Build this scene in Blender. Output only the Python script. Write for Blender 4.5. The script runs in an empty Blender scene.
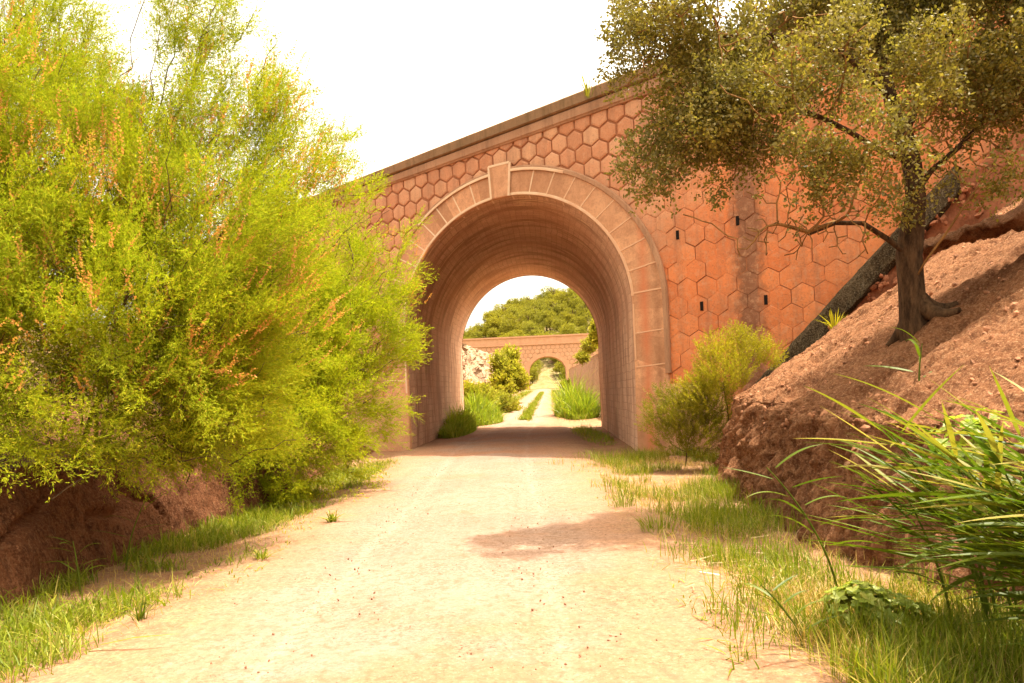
import bpy, math, random
import numpy as np
from mathutils import Vector

R = np.random.default_rng(7)
random.seed(7)
SC = bpy.context.scene
COL = SC.collection

# ------------------------------------------------------------------ camera model
F, EYE = 800.0, 1.65
ROLL, YH = 0.0434, 393.37
CR, SR = math.cos(ROLL), math.sin(ROLL)

def P(x, y, Y):
    """world point seen at photo position (x, y) at distance Y along the path"""
    dx, dy = x - 512, y - 341.5
    u = dx * CR - dy * SR
    v = dx * SR + dy * CR
    return np.array([u / F * Y, Y, EYE + (YH - 341.5 - v) / F * Y])

# ------------------------------------------------------------------ mesh helpers
class MB:
    def __init__(s):
        s.v, s.f, s.n, s.uv, s.mi = [], [], 0, [], []

    def add(s, V, Fc, uv=None, mi=0):
        V = np.asarray(V, dtype=np.float32).reshape(-1, 3)
        Fc = np.asarray(Fc, dtype=np.int64)
        if len(Fc) == 0:
            return
        s.v.append(V)
        s.f.append(Fc + s.n)
        s.uv.append(np.zeros((len(V), 2), np.float32) if uv is None else np.asarray(uv, np.float32))
        s.mi.append(np.full(len(Fc), mi, np.int32))
        s.n += len(V)

    def build(s, name, mats, parent=None, smooth=False, loc=None, rotz=0.0):
        me = bpy.data.meshes.new(name)
        V = np.concatenate(s.v)
        loops = np.concatenate([f.reshape(-1) for f in s.f]).astype(np.int32)
        tot = np.concatenate([np.full(len(f), f.shape[1], np.int32) for f in s.f])
        st = np.concatenate([[0], np.cumsum(tot)[:-1]]).astype(np.int32)
        me.vertices.add(len(V)); me.vertices.foreach_set('co', V.reshape(-1))
        me.loops.add(len(loops)); me.loops.foreach_set('vertex_index', loops)
        me.polygons.add(len(tot))
        me.polygons.foreach_set('loop_start', st)
        me.polygons.foreach_set('loop_total', tot)
        me.polygons.foreach_set('material_index', np.concatenate(s.mi))
        me.polygons.foreach_set('use_smooth', np.full(len(tot), smooth))
        uvl = me.uv_layers.new(name='UVMap')
        uvl.data.foreach_set('uv', np.concatenate(s.uv)[loops].reshape(-1))
        me.update(calc_edges=True); me.validate()
        for m in (mats if isinstance(mats, (list, tuple)) else [mats]):
            me.materials.append(m)
        o = bpy.data.objects.new(name, me)
        COL.objects.link(o)
        if parent is not None:
            o.parent = parent
        if loc is not None:
            o.location = loc
        o.rotation_euler.z = rotz
        return o

def tag(o, label=None, cat=None, group=None, kind=None):
    if label: o['label'] = label
    if cat: o['category'] = cat
    if group: o['group'] = group
    if kind: o['kind'] = kind
    return o

def empty(name, loc, rotz=0.0):
    o = bpy.data.objects.new(name, None)
    o.empty_display_size = 0.3
    COL.objects.link(o)
    o.location = loc
    o.rotation_euler.z = rotz
    return o

def grid_faces(n, m):
    i = np.arange(n - 1)[:, None] * m + np.arange(m - 1)[None]
    i = i.reshape(-1)
    return np.stack([i, i + 1, i + m + 1, i + m], 1)

def box(mb, x0, x1, y0, y1, z0, z1, mi=0):
    V = [(x, y, z) for z in (z0, z1) for y in (y0, y1) for x in (x0, x1)]
    Fc = [(0, 2, 3, 1), (4, 5, 7, 6), (0, 1, 5, 4), (2, 6, 7, 3), (0, 4, 6, 2), (1, 3, 7, 5)]
    mb.add(V, Fc, mi=mi)

def hash3(i, j, k, seed):
    n = (i * 374761393 + j * 668265263 + k * 2147483647 + seed * 1274126177) & 0xffffffff
    n = ((n ^ (n >> 13)) * 1274126177) & 0xffffffff
    n = ((n ^ (n >> 16)) * 2246822519) & 0xffffffff
    return ((n ^ (n >> 15)) & 0xffff) / 65535.0

def vnoise(p, seed=0):
    p = np.asarray(p, float)
    i = np.floor(p).astype(np.int64)
    f = p - i
    f = f * f * (3 - 2 * f)
    r = 0
    for a in (0, 1):
        for b in (0, 1):
            for c in (0, 1):
                w = (f[..., 0] if a else 1 - f[..., 0]) * (f[..., 1] if b else 1 - f[..., 1]) * (f[..., 2] if c else 1 - f[..., 2])
                r = r + w * hash3(i[..., 0] + a, i[..., 1] + b, i[..., 2] + c, seed)
    return r * 2 - 1

def fbm(p, oct=4, seed=0, gain=0.5):
    p = np.asarray(p, float)
    a, s, t = 1.0, 0.0, 0.0
    for o in range(oct):
        s = s + a * vnoise(p * 2 ** o + 17.3 * o, seed + o)
        t += a
        a *= gain
    return s / t

def sstep(a, b, x):
    t = np.clip((x - a) / (b - a), 0, 1)
    return t * t * (3 - 2 * t)

# ------------------------------------------------------------------ materials
class NT:
    def __init__(s, name):
        s.m = bpy.data.materials.new(name)
        s.m.use_nodes = True
        s.t = s.m.node_tree
        s.t.nodes.clear()
        s.out = s.t.nodes.new('ShaderNodeOutputMaterial')

    def n(s, typ, ins=None, **kw):
        nd = s.t.nodes.new('ShaderNode' + typ)
        for k, v in kw.items():
            setattr(nd, k, v)
        for k, v in (ins or {}).items():
            if hasattr(v, 'is_output') or isinstance(v, bpy.types.NodeSocket):
                s.t.links.new(v, nd.inputs[k])
            else:
                nd.inputs[k].default_value = v
        return nd

    def noise(s, vec, scale, detail=4, rough=0.55, dist=0.0):
        return s.n('TexNoise', {'Vector': vec, 'Scale': scale, 'Detail': detail, 'Roughness': rough, 'Distortion': dist}).outputs['Fac']

    def ramp(s, fac, stops):
        r = s.n('ValToRGB', {'Fac': fac})
        e = r.color_ramp.elements
        while len(e) < len(stops):
            e.new(0.5)
        for k, (p, c) in enumerate(stops):
            e[k].position = p
            e[k].color = (c, c, c, 1) if isinstance(c, (int, float)) else (*c, 1)
        return r.outputs['Color']

    def mix(s, fac, a, b, mode='MIX'):
        m = s.n('Mix', data_type='RGBA', blend_type=mode)
        for idx, v in ((0, fac), (6, a), (7, b)):
            if isinstance(v, bpy.types.NodeSocket):
                s.t.links.new(v, m.inputs[idx])
            elif isinstance(v, (int, float)):
                m.inputs[idx].default_value = v if idx == 0 else (v, v, v, 1)
            else:
                m.inputs[idx].default_value = (*v, 1)
        return m.outputs[2]

    def math(s, op, a, b=0.0, clamp=False):
        m = s.n('Math', operation=op, use_clamp=clamp)
        for idx, v in ((0, a), (1, b)):
            if isinstance(v, bpy.types.NodeSocket):
                s.t.links.new(v, m.inputs[idx])
            else:
                m.inputs[idx].default_value = v
        return m.outputs[0]

    def bump(s, h, strength=0.5, dist=0.02):
        return s.n('Bump', {'Height': h, 'Strength': strength, 'Distance': dist}).outputs['Normal']

    def done(s, color, rough=0.9, normal=None, spec=0.2):
        p = s.n('BsdfPrincipled', {'Base Color': color if isinstance(color, bpy.types.NodeSocket) else (*color, 1),
                                   'Roughness': rough, 'Specular IOR Level': spec})
        if normal is not None:
            s.t.links.new(normal, p.inputs['Normal'])
        s.t.links.new(p.outputs[0], s.out.inputs[0])
        return s.m

def pos(t):
    return t.n('NewGeometry').outputs['Position']

def island(t):
    return t.n('NewGeometry').outputs['Random Per Island']

def objc(t):
    return t.n('TexCoord').outputs['Object']

def leaf_mat(name, c1, c2, c3=None, trans=0.45, gloss=0.06, vary=1.3):
    t = NT(name)
    r = island(t)
    stops = [(0.0, c1), (0.75, c2)] + ([(1.0, c3)] if c3 else [])
    col = t.ramp(r, stops)
    ns = t.noise(pos(t), vary, 2)
    col = t.mix(t.ramp(ns, [(0.35, 0.0), (0.65, 1.0)]), col, t.mix(1.0, col, (1.2, 1.12, 0.8), 'MULTIPLY'))
    d = t.n('BsdfDiffuse', {'Color': col})
    tr = t.n('BsdfTranslucent', {'Color': t.mix(1.0, col, (1.1, 1.2, 0.6), 'MULTIPLY')})
    m = t.n('MixShader', {0: trans, 1: d.outputs[0], 2: tr.outputs[0]})
    if gloss <= 0:
        t.t.links.new(m.outputs[0], t.out.inputs[0])
        return t.m
    g = t.n('BsdfGlossy', {'Color': (1, 1, 1, 1), 'Roughness': 0.45})
    m2 = t.n('MixShader', {0: gloss, 1: m.outputs[0], 2: g.outputs[0]})
    t.t.links.new(m2.outputs[0], t.out.inputs[0])
    return t.m

def earth_mat(name, lo, hi, stone, dark, bump=0.8):
    t = NT(name)
    p = pos(t)
    col = t.ramp(t.noise(p, 0.9, 5), [(0.3, lo), (0.7, hi)])
    col = t.mix(t.ramp(t.noise(p, 10, 6, 0.75), [(0.47, 0.0), (0.64, 0.7)]), col, dark)
    nz = t.n('SeparateXYZ', {0: t.n('NewGeometry').outputs['True Normal']}).outputs[2]
    steep = t.ramp(t.math('ABSOLUTE', nz), [(0.45, 1.0), (0.75, 0.0)])
    mp = t.n('Mapping', {'Vector': p, 'Scale': (9.0, 13.0, 4.0)})
    v = t.noise(mp.outputs[0], 1.0, 6, 0.78)
    col = t.mix(t.math('MULTIPLY', steep, t.ramp(v, [(0.36, 0.85), (0.5, 0.0)])), col, dark)
    col = t.mix(t.math('MULTIPLY', steep, t.ramp(v, [(0.56, 0.0), (0.66, 0.7)])), col, stone)
    g1 = t.noise(p, 34, 5, 0.8)
    col = t.mix(t.ramp(g1, [(0.52, 0.0), (0.62, 0.8)]), col, stone)
    col = t.mix(t.ramp(g1, [(0.36, 0.75), (0.46, 0.0)]), col, dark)
    h = t.math('ADD', t.noise(p, 9, 8, 0.72), t.math('MULTIPLY', g1, 0.6))
    return t.done(col, 0.95, t.bump(h, bump, 0.07), 0.1)

def soil(t, p):
    col = t.ramp(t.noise(p, 1.3, 6), [(0.35, (0.25, 0.115, 0.06)), (0.65, (0.33, 0.175, 0.095))])
    col = t.mix(t.ramp(t.noise(p, 7, 5, 0.7), [(0.45, 0.0), (0.62, 0.55)]), col, (0.36, 0.25, 0.12))
    return t.mix(t.ramp(t.noise(p, 40, 3, 0.7), [(0.35, 0.6), (0.5, 0.0)]), col, (0.13, 0.075, 0.04))

# path: pale compacted sand over red earth
def path_mat():
    t = NT('sand_path')
    p = pos(t)
    col = t.ramp(t.noise(p, 0.55, 6, 0.65), [(0.32, (0.235, 0.150, 0.108)), (0.66, (0.295, 0.193, 0.142))])
    uv = t.n('SeparateXYZ', {0: t.n('UVMap').outputs[0]}).outputs[0]       # -1 .. 1 across the path
    a = t.math('ABSOLUTE', uv)
    mp = t.n('Mapping', {'Vector': p, 'Scale': (5.0, 0.22, 1.0)})
    tr = t.noise(mp.outputs[0], 1.0, 4, 0.6)
    col = t.mix(t.ramp(tr, [(0.42, 0.0), (0.62, 0.35)]), col, (0.325, 0.216, 0.160))
    # redder tone mixed in by noise, more at near right and in the tunnel
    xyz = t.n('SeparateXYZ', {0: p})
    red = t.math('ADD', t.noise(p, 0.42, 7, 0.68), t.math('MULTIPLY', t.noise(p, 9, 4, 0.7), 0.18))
    near_red = t.math('SUBTRACT', t.math('MULTIPLY', xyz.outputs[0], 0.05), t.math('MULTIPLY', t.math('SUBTRACT', xyz.outputs[1], 7.0), 0.075))
    near_red = t.math('MAXIMUM', t.math('MINIMUM', near_red, 0.20), -0.06)
    red = t.math('ADD', red, near_red)
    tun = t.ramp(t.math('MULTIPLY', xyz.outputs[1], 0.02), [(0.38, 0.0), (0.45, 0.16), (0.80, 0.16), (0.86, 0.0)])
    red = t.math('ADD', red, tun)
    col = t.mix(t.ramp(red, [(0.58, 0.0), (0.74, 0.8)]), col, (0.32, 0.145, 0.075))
    # two wheel tracks, swept paler, with redder shoulders
    trk = t.math('ABSOLUTE', t.math('SUBTRACT', t.math('ADD', a, t.math('MULTIPLY', t.noise(p, 0.5, 3), 0.16)), 0.52))
    trk = t.math('ADD', trk, t.math('MULTIPLY', t.noise(p, 6, 5, 0.75), 0.2))
    col = t.mix(t.ramp(trk, [(0.04, 0.55), (0.16, 0.0)]), col, (0.40, 0.275, 0.205))
    edge = t.math('ADD', a, t.math('MULTIPLY', t.math('SUBTRACT', t.noise(p, 1.2, 7, 0.72), 0.5), 0.9))
    col = t.mix(t.ramp(edge, [(0.5, 0.0), (0.9, 0.75)]), col, (0.33, 0.165, 0.085))
    col = t.mix(t.ramp(edge, [(0.86, 0.0), (1.12, 1.0)]), col, soil(t, p))
    fine = t.noise(p, 30, 4, 0.8)
    loose = t.ramp(t.noise(p, 0.9, 5, 0.7), [(0.40, 0.15), (0.62, 1.0)])
    col = t.mix(t.math('MULTIPLY', loose, t.ramp(fine, [(0.38, 0.95), (0.47, 0.0)])), col, (0.12, 0.065, 0.036))
    col = t.mix(t.ramp(fine, [(0.54, 0.0), (0.66, 0.6)]), col, (0.42, 0.29, 0.20))
    mid = t.noise(p, 11, 5, 0.75)
    col = t.mix(t.ramp(mid, [(0.38, 0.75), (0.5, 0.0)]), col, (0.20, 0.115, 0.066))
    h = t.math('ADD', t.noise(p, 30, 6, 0.75), t.math('MULTIPLY', t.noise(p, 3.0, 4), 1.2))
    return t.done(col, 0.95, t.bump(h, 0.6, 0.03), 0.1)

def ground_mat():
    t = NT('red_soil')
    p = pos(t)
    col = soil(t, p)
    far = t.n('SeparateXYZ', {0: p}).outputs[1]
    col = t.mix(t.ramp(t.math('MULTIPLY', far, 0.002), [(0.08, 0.0), (0.12, 0.8)]), col, (0.16, 0.15, 0.05))
    h = t.noise(p, 18, 8, 0.75)
    return t.done(col, 0.95, t.bump(h, 0.7, 0.05), 0.1)

def hex_mat(name):
    t = NT(name)
    o = objc(t)
    sx = t.n('SeparateXYZ', {0: o})
    r = island(t)
    base = t.ramp(r, [(0.0, (0.52, 0.225, 0.11)), (0.5, (0.60, 0.28, 0.15)), (1.0, (0.66, 0.36, 0.20))])
    red = t.ramp(r, [(0.0, (0.66, 0.195, 0.065)), (1.0, (0.74, 0.245, 0.085))])
    # a red limewash survives on the lower right half
    wash = t.math('ADD', t.math('MULTIPLY', sx.outputs[0], 0.16), t.math('MULTIPLY', sx.outputs[2], -0.13))
    wash = t.math('ADD', wash, t.math('MULTIPLY', t.noise(o, 0.8, 5, 0.6), 0.9))
    col = t.mix(t.ramp(wash, [(0.33, 0.0), (0.76, 0.90)]), base, red)
    # dark lichen streak running down the wall
    d = t.math('ABSOLUTE', t.math('SUBTRACT', sx.outputs[0], t.math('ADD', 7.05, t.math('MULTIPLY', t.noise(o, 0.7, 3), 0.5))))
    n1 = t.math('MULTIPLY', t.noise(o, 5.0, 6, 0.75), 0.75)
    lich = t.ramp(t.math('ADD', d, n1), [(0.56, 0.85), (0.86, 0.0)])
    col = t.mix(lich, col, (0.17, 0.085, 0.05))
    mp = t.n('Mapping', {'Vector': o, 'Scale': (3.0, 3.0, 0.3)})
    strk = t.noise(mp.outputs[0], 1.0, 5, 0.65)
    col = t.mix(t.ramp(strk, [(0.48, 0.0), (0.68, 0.6)]), col, (0.34, 0.165, 0.095))
    col = t.mix(t.ramp(t.noise(o, 22, 5, 0.75), [(0.52, 0.0), (0.68, 0.55)]), col, (0.26, 0.12, 0.07))
    col = t.mix(t.ramp(t.noise(o, 7, 6, 0.8), [(0.5, 0.0), (0.66, 0.5)]), col, (0.62, 0.36, 0.21))
    col = t.mix(t.ramp(t.noise(o, 0.5, 4, 0.6), [(0.5, 0.0), (0.7, 0.35)]), col, (0.30, 0.15, 0.085))
    h = t.math('ADD', t.noise(o, 16, 7, 0.75), t.math('MULTIPLY', t.noise(o, 60, 3), 0.4))
    return t.done(col, 0.93, t.bump(h, 0.6, 0.03), 0.15)

def plain_stone(name, lo, hi, dark, streak=0.5, bump=0.5, courses=False, pale=None, edge=False):
    t = NT(name)
    o = objc(t)
    col = t.ramp(t.noise(o, 1.1, 6, 0.6), [(0.3, lo), (0.7, hi)])
    mp = t.n('Mapping', {'Vector': o, 'Scale': (3.5, 3.5, 0.35)})
    col = t.mix(t.ramp(t.noise(mp.outputs[0], 1.0, 5, 0.7), [(0.5, 0.0), (0.7, streak)]), col, dark)
    col = t.mix(t.ramp(t.noise(o, 26, 4, 0.75), [(0.54, 0.0), (0.68, 0.5)]), col, dark)
    h = t.math('ADD', t.noise(o, 20, 7, 0.75), t.math('MULTIPLY', t.noise(o, 70, 3), 0.3))
    if edge:
        sv = t.n('SeparateXYZ', {0: o})
        ang = t.math('ARCTAN2', t.math('SUBTRACT', sv.outputs[2], 3.885), sv.outputs[0])
        cell = t.math('FLOOR', t.math('MULTIPLY', t.math('SUBTRACT', ang, 1.48), 6.6))
        wn = t.n('TexWhiteNoise', {'W': cell}, noise_dimensions='1D').outputs['Value']
        col = t.mix(1.0, col, t.ramp(wn, [(0.0, (0.80, 0.76, 0.72)), (1.0, (1.18, 1.16, 1.12))]), 'MULTIPLY')
        col = t.mix(t.ramp(t.noise(o, 5, 7, 0.8), [(0.45, 0.0), (0.62, 0.5)]), col, (0.33, 0.16, 0.085))
        sx = t.n('SeparateXYZ', {0: o})
        d = t.math('ABSOLUTE', t.math('SUBTRACT', sx.outputs[0], 4.86))
        d = t.math('ADD', t.math('MULTIPLY', d, 2.4), t.math('MULTIPLY', t.noise(o, 3.0, 6, 0.75), 0.9))
        col = t.mix(t.ramp(d, [(0.35, 0.6), (0.8, 0.0)]), col, (0.25, 0.11, 0.055))
        dd = t.math('ABSOLUTE', t.math('SUBTRACT', sx.outputs[0], 4.5))
        dd = t.math('ADD', t.math('MULTIPLY', dd, 2.2), t.math('MULTIPLY', t.noise(o, 1.5, 5, 0.7), 0.8))
        col = t.mix(t.ramp(dd, [(0.35, 0.8), (0.85, 0.0)]), col, (0.56, 0.19, 0.085))
    return t.done(col, 0.92, t.bump(h, bump, 0.025), 0.15)

def pointing_mat():
    t = NT('cream_pointing')
    o = objc(t)
    sx = t.n('SeparateXYZ', {0: o})
    col = t.ramp(t.noise(o, 3, 4), [(0.3, (0.68, 0.48, 0.30)), (0.7, (0.76, 0.57, 0.38))])
    worn = t.math('ADD', t.math('MULTIPLY', sx.outputs[0], 0.085), t.noise(o, 2.2, 5, 0.7))
    col = t.mix(t.ramp(worn, [(0.52, 0.0), (0.82, 0.72)]), col, (0.62, 0.33, 0.185))
    return t.done(col, 0.92, t.bump(t.noise(o, 30, 5, 0.7), 0.4, 0.02), 0.15)

def vault_mat():
    t = NT('vault_brick')
    uv = t.n('UVMap').outputs[0]            # x: along the vault, y: around the arc
    o = objc(t)
    wob = t.n('TexNoise', {'Vector': o, 'Scale': 1.1, 'Detail': 4.0})
    uvw = t.n('VectorMath', {0: uv, 1: t.n('VectorMath', {0: wob.outputs['Color'], 3: 0.16}, operation='SCALE').outputs[0]}, operation='ADD').outputs[0]
    br = t.n('TexBrick', {'Vector': uvw, 'Color1': (0.70, 0.46, 0.30, 1), 'Color2': (0.58, 0.37, 0.24, 1), 'Mortar': (0.46, 0.28, 0.18, 1),
                          'Scale': 1.0, 'Mortar Size': 0.014, 'Mortar Smooth': 0.4, 'Brick Width': 0.62, 'Row Height': 0.235})
    col = br.outputs['Color']
    su = t.n('SeparateXYZ', {0: uv})
    # long pale lime streaks that follow the arc
    mp = t.n('Mapping', {'Vector': uv, 'Scale': (1.2, 0.28, 1.0), 'Rotation': (0, 0, 0.16)})
    st = t.noise(mp.outputs[0], 1.0, 5, 0.62)
    col = t.mix(t.ramp(st, [(0.46, 0.0), (0.58, 0.8)]), col, (0.32, 0.175, 0.10))
    mp2 = t.n('Mapping', {'Vector': uv, 'Scale': (5.5, 0.5, 1.0), 'Location': (3.1, 7.7, 0)})
    st2 = t.noise(mp2.outputs[0], 1.0, 3, 0.5)
    col = t.mix(t.ramp(st2, [(0.60, 0.0), (0.645, 0.9)]), col, (0.74, 0.52, 0.32))
    col = t.mix(t.ramp(t.noise(o, 0.7, 5), [(0.4, 0.0), (0.65, 0.55)]), col, (0.54, 0.30, 0.18))
    col = t.mix(t.ramp(t.noise(o, 22, 4, 0.75), [(0.48, 0.0), (0.62, 0.5)]), col, (0.28, 0.155, 0.09))
    h = t.math('ADD', t.math('MULTIPLY', br.outputs['Fac'], -0.6), t.math('MULTIPLY', t.noise(o, 18, 6, 0.7), 0.6))
    return t.done(col, 0.92, t.bump(h, 0.55, 0.025), 0.15)

def bark_mat(name, lo, hi, sc=14):
    t = NT(name)
    o = objc(t)
    mp = t.n('Mapping', {'Vector': o, 'Scale': (1, 1, 0.3)})
    nz = t.noise(mp.outputs[0], sc, 6, 0.7)
    col = t.ramp(nz, [(0.35, lo), (0.65, hi)])
    return t.done(col, 0.95, t.bump(nz, 0.9, 0.03), 0.1)

def flat_mat(name, c, var=0.25, scale=8.0, rough=0.9, bump=0.4):
    t = NT(name)
    p = pos(t)
    nz = t.noise(p, scale, 5, 0.65)
    col = t.mix(t.ramp(nz, [(0.35, 0.0), (0.65, 1.0)]), tuple(x * (1 - var) for x in c), tuple(min(1, x * (1 + var)) for x in c))
    return t.done(col, rough, t.bump(nz, bump, 0.02), 0.15)

def rock_mat(name, lo, hi, dark):
    t = NT(name)
    p = pos(t)
    col = t.ramp(t.noise(p, 0.7, 6, 0.65), [(0.3, lo), (0.7, hi)])
    v = t.n('TexVoronoi', {'Vector': p, 'Scale': 1.2}, feature='DISTANCE_TO_EDGE').outputs['Distance']
    col = t.mix(t.ramp(v, [(0.0, 0.7), (0.08, 0.0)]), col, dark)
    return t.done(col, 0.95, t.bump(t.noise(p, 5, 8, 0.75), 0.9, 0.2), 0.1)

M = {}
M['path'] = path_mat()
M['ground'] = ground_mat()
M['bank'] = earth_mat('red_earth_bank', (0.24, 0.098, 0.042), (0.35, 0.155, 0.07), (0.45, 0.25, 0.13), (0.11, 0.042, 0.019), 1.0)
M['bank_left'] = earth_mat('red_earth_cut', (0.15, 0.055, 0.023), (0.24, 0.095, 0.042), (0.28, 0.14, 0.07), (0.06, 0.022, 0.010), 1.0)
M['hex'] = hex_mat('hexagonal_stone')
M['mortar'] = plain_stone('wall_mortar', (0.32, 0.128, 0.060), (0.42, 0.175, 0.085), (0.2, 0.085, 0.042))
M['ring'] = plain_stone('voussoir_stone', (0.54, 0.285, 0.155), (0.66, 0.375, 0.215), (0.36, 0.17, 0.085), 0.4, 0.6, edge=True)
M['pointing'] = pointing_mat()
M['vault'] = vault_mat()
M['cornice'] = plain_stone('cornice_stone', (0.36, 0.19, 0.105), (0.46, 0.26, 0.15), (0.22, 0.12, 0.068), 0.7, 0.6)
M['coping'] = plain_stone('mossy_coping', (0.22, 0.135, 0.07), (0.33, 0.195, 0.105), (0.14, 0.09, 0.04), 0.7, 0.7)
M['hole'] = flat_mat('hole_shade_black', (0.012, 0.008, 0.006))  # near-black stands in for the shade inside the weep holes
M['far_wall'] = plain_stone('far_bridge_stone', (0.56, 0.29, 0.17), (0.66, 0.37, 0.23), (0.44, 0.22, 0.13), 0.3)
M['wing'] = earth_mat('mossy_rubble', (0.06, 0.042, 0.022), (0.14, 0.095, 0.05), (0.27, 0.21, 0.13), (0.025, 0.018, 0.010), 1.0)
M['rubble'] = flat_mat('red_rubble', (0.34, 0.13, 0.065), 0.35, 6.0, 0.95, 0.8)
M['pale_rock'] = rock_mat('pale_rock', (0.32, 0.19, 0.11), (0.46, 0.31, 0.20), (0.16, 0.085, 0.045))
M['retain'] = rock_mat('retaining_stone', (0.40, 0.23, 0.14), (0.52, 0.31, 0.20), (0.24, 0.13, 0.08))
M['hill'] = rock_mat('scrub_hill', (0.13, 0.12, 0.03), (0.36, 0.25, 0.13), (0.14, 0.10, 0.04))
M['tama'] = leaf_mat('tamarisk_leaf', (0.19, 0.245, 0.015), (0.325, 0.355, 0.022), (0.44, 0.36, 0.04), 0.42, 0.0)
M['tama2'] = leaf_mat('tamarisk_leaf_soft', (0.205, 0.26, 0.015), (0.34, 0.375, 0.022), (0.44, 0.38, 0.03), 0.45, 0.0)
M['flower'] = leaf_mat('tamarisk_flower', (0.46, 0.19, 0.065), (0.56, 0.30, 0.11), None, 0.45, 0.0)
M['oak'] = leaf_mat('oak_leaf', (0.135, 0.115, 0.028), (0.235, 0.195, 0.046), (0.33, 0.27, 0.08), 0.4, 0.02)
M['pine'] = leaf_mat('pine_needles', (0.17, 0.165, 0.02), (0.29, 0.26, 0.035), None, 0.4, 0.01, 0.08)
M['conifer'] = leaf_mat('dark_conifer', (0.03, 0.04, 0.01), (0.07, 0.07, 0.015), None, 0.3, 0.01)
M['shrub'] = leaf_mat('shrub_leaf', (0.25, 0.235, 0.014), (0.36, 0.31, 0.02), (0.36, 0.3, 0.04), 0.5, 0.01)
M['far_shrub'] = leaf_mat('far_shrub_leaf', (0.20, 0.20, 0.025), (0.33, 0.30, 0.04), (0.42, 0.36, 0.09), 0.5, 0.0, 0.4)
M['shrub_dark'] = leaf_mat('shrub_dark_leaf', (0.14, 0.14, 0.012), (0.23, 0.205, 0.018), None, 0.45, 0.01)  # darker leaf tone than the plain shrub
M['grass'] = leaf_mat('green_grass', (0.10, 0.145, 0.010), (0.205, 0.235, 0.016), (0.35, 0.30, 0.08), 0.42, 0.01)
M['lush'] = leaf_mat('lush_grass', (0.14, 0.21, 0.015), (0.25, 0.29, 0.025), (0.36, 0.33, 0.06), 0.5, 0.02)
M['dry'] = leaf_mat('dry_grass', (0.33, 0.21, 0.06), (0.45, 0.32, 0.11), (0.5, 0.4, 0.17), 0.3, 0.02)
M['reed'] = leaf_mat('reed_leaf', (0.05, 0.092, 0.008), (0.108, 0.142, 0.011), (0.25, 0.21, 0.04), 0.4, 0.015)
M['broad'] = leaf_mat('broad_leaf', (0.17, 0.24, 0.035), (0.29, 0.34, 0.055), (0.36, 0.36, 0.08), 0.45, 0.02)
M['oak_bark'] = bark_mat('oak_bark', (0.03, 0.017, 0.009), (0.12, 0.066, 0.032))
M['twig'] = bark_mat('lichen_twig', (0.17, 0.085, 0.030), (0.34, 0.18, 0.06), 6)
M['tama_bark'] = bark_mat('tamarisk_bark', (0.055, 0.035, 0.02), (0.16, 0.095, 0.05))
M['pebble'] = flat_mat('pebble', (0.22, 0.11, 0.065), 0.5, 9.0)
M['slope_stone'] = flat_mat('slope_stone', (0.33, 0.155, 0.08), 0.45, 7.0)
M['straw'] = leaf_mat('straw', (0.40, 0.26, 0.12), (0.55, 0.40, 0.2), None, 0.2, 0.05)
M['dead'] = bark_mat('dead_wood', (0.16, 0.10, 0.06), (0.42, 0.30, 0.19), 10)

# ------------------------------------------------------------------ terrain functions
def path_c(Y):
    Y = np.asarray(Y, float)
    return -0.70 + 0.0466 * np.maximum(0, Y - 22) - 0.25 * np.exp(-((Y - 30) / 8.0) ** 2)

def path_hw(Y):
    Y = np.asarray(Y, float)
    return 2.12 - 0.37 * sstep(30, 60, Y) + 0.25 * sstep(15, 22, Y) * (1 - sstep(28, 36, Y))

def rise(Y):
    Y = np.asarray(Y, float)
    t = np.clip(Y - 35, 0, 165)
    return 0.0158 * t * sstep(-5, 25, Y - 35)

def ground_h(X, Y):
    X = np.asarray(X, float); Y = np.asarray(Y, float)
    d = X - path_c(Y)
    e = np.abs(d) - path_hw(Y)
    h = rise(Y) - 0.10 * sstep(0.0, 0.9, e) + 0.035 * fbm(np.stack([X * 1.3, Y * 1.3, X * 0], -1), 3, 5) * sstep(-0.3, 0.4, e)
    far = sstep(43, 50, Y) * (1 - sstep(176, 184, Y))
    h = h + far * np.clip((-d - 5.0) * 0.9, 0, 7.0)
    h = h + far * np.where(d > 6.3, 3.6, 0.0)
    return h

def axis(spec):
    out = []
    for a, b, n in spec:
        out.append(np.linspace(a, b, n, endpoint=False))
    out.append([spec[-1][1]])
    return np.concatenate(out)

xs = axis([(-400, -60, 14), (-60, -12, 40), (-12, 12, 160), (12, 60, 40), (60, 400, 14)])
ys = axis([(-12, 3, 20), (3, 24, 170), (24, 60, 110), (60, 230, 90), (230, 620, 12)])
gx, gy = np.meshgrid(xs, ys, indexing='ij')
gz = ground_h(gx, gy)
mb = MB()
mb.add(np.stack([gx, gy, gz], -1), grid_faces(len(xs), len(ys))[:, ::-1])
tag(mb.build('ground', M['ground'], smooth=True), kind='structure')

# the path, a strip over the ground with uneven edges
ys = axis([(-6, 26, 240), (26, 70, 120), (70, 186, 90)])
k = np.linspace(-1.3, 1.3, 79)
YY, KK = np.meshgrid(ys, k, indexing='ij')
jag = 0.16 * fbm(np.stack([YY * 0.9, np.sign(KK) * 9, YY * 0], -1), 4, 3)
XX = path_c(YY) + KK * path_hw(YY)
rut = -0.022 * (np.exp(-((np.abs(KK) - 0.42) / 0.16) ** 2)) + 0.012 * fbm(np.stack([XX * 2.5, YY * 1.2, XX * 0], -1), 3, 8)
ink = np.clip(1 - KK ** 2, 0, 1)
ZZ = np.maximum(rise(YY) + 0.035 * ink + rut * np.clip(1 - KK ** 8, 0, 1) - 0.35 * np.maximum(0, np.abs(KK) - 1) * path_hw(YY), ground_h(XX, YY) + 0.006)
ZZ = np.where(np.abs(KK) > 1.295, ground_h(XX, YY) - 0.05, ZZ)
mb = MB()
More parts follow.
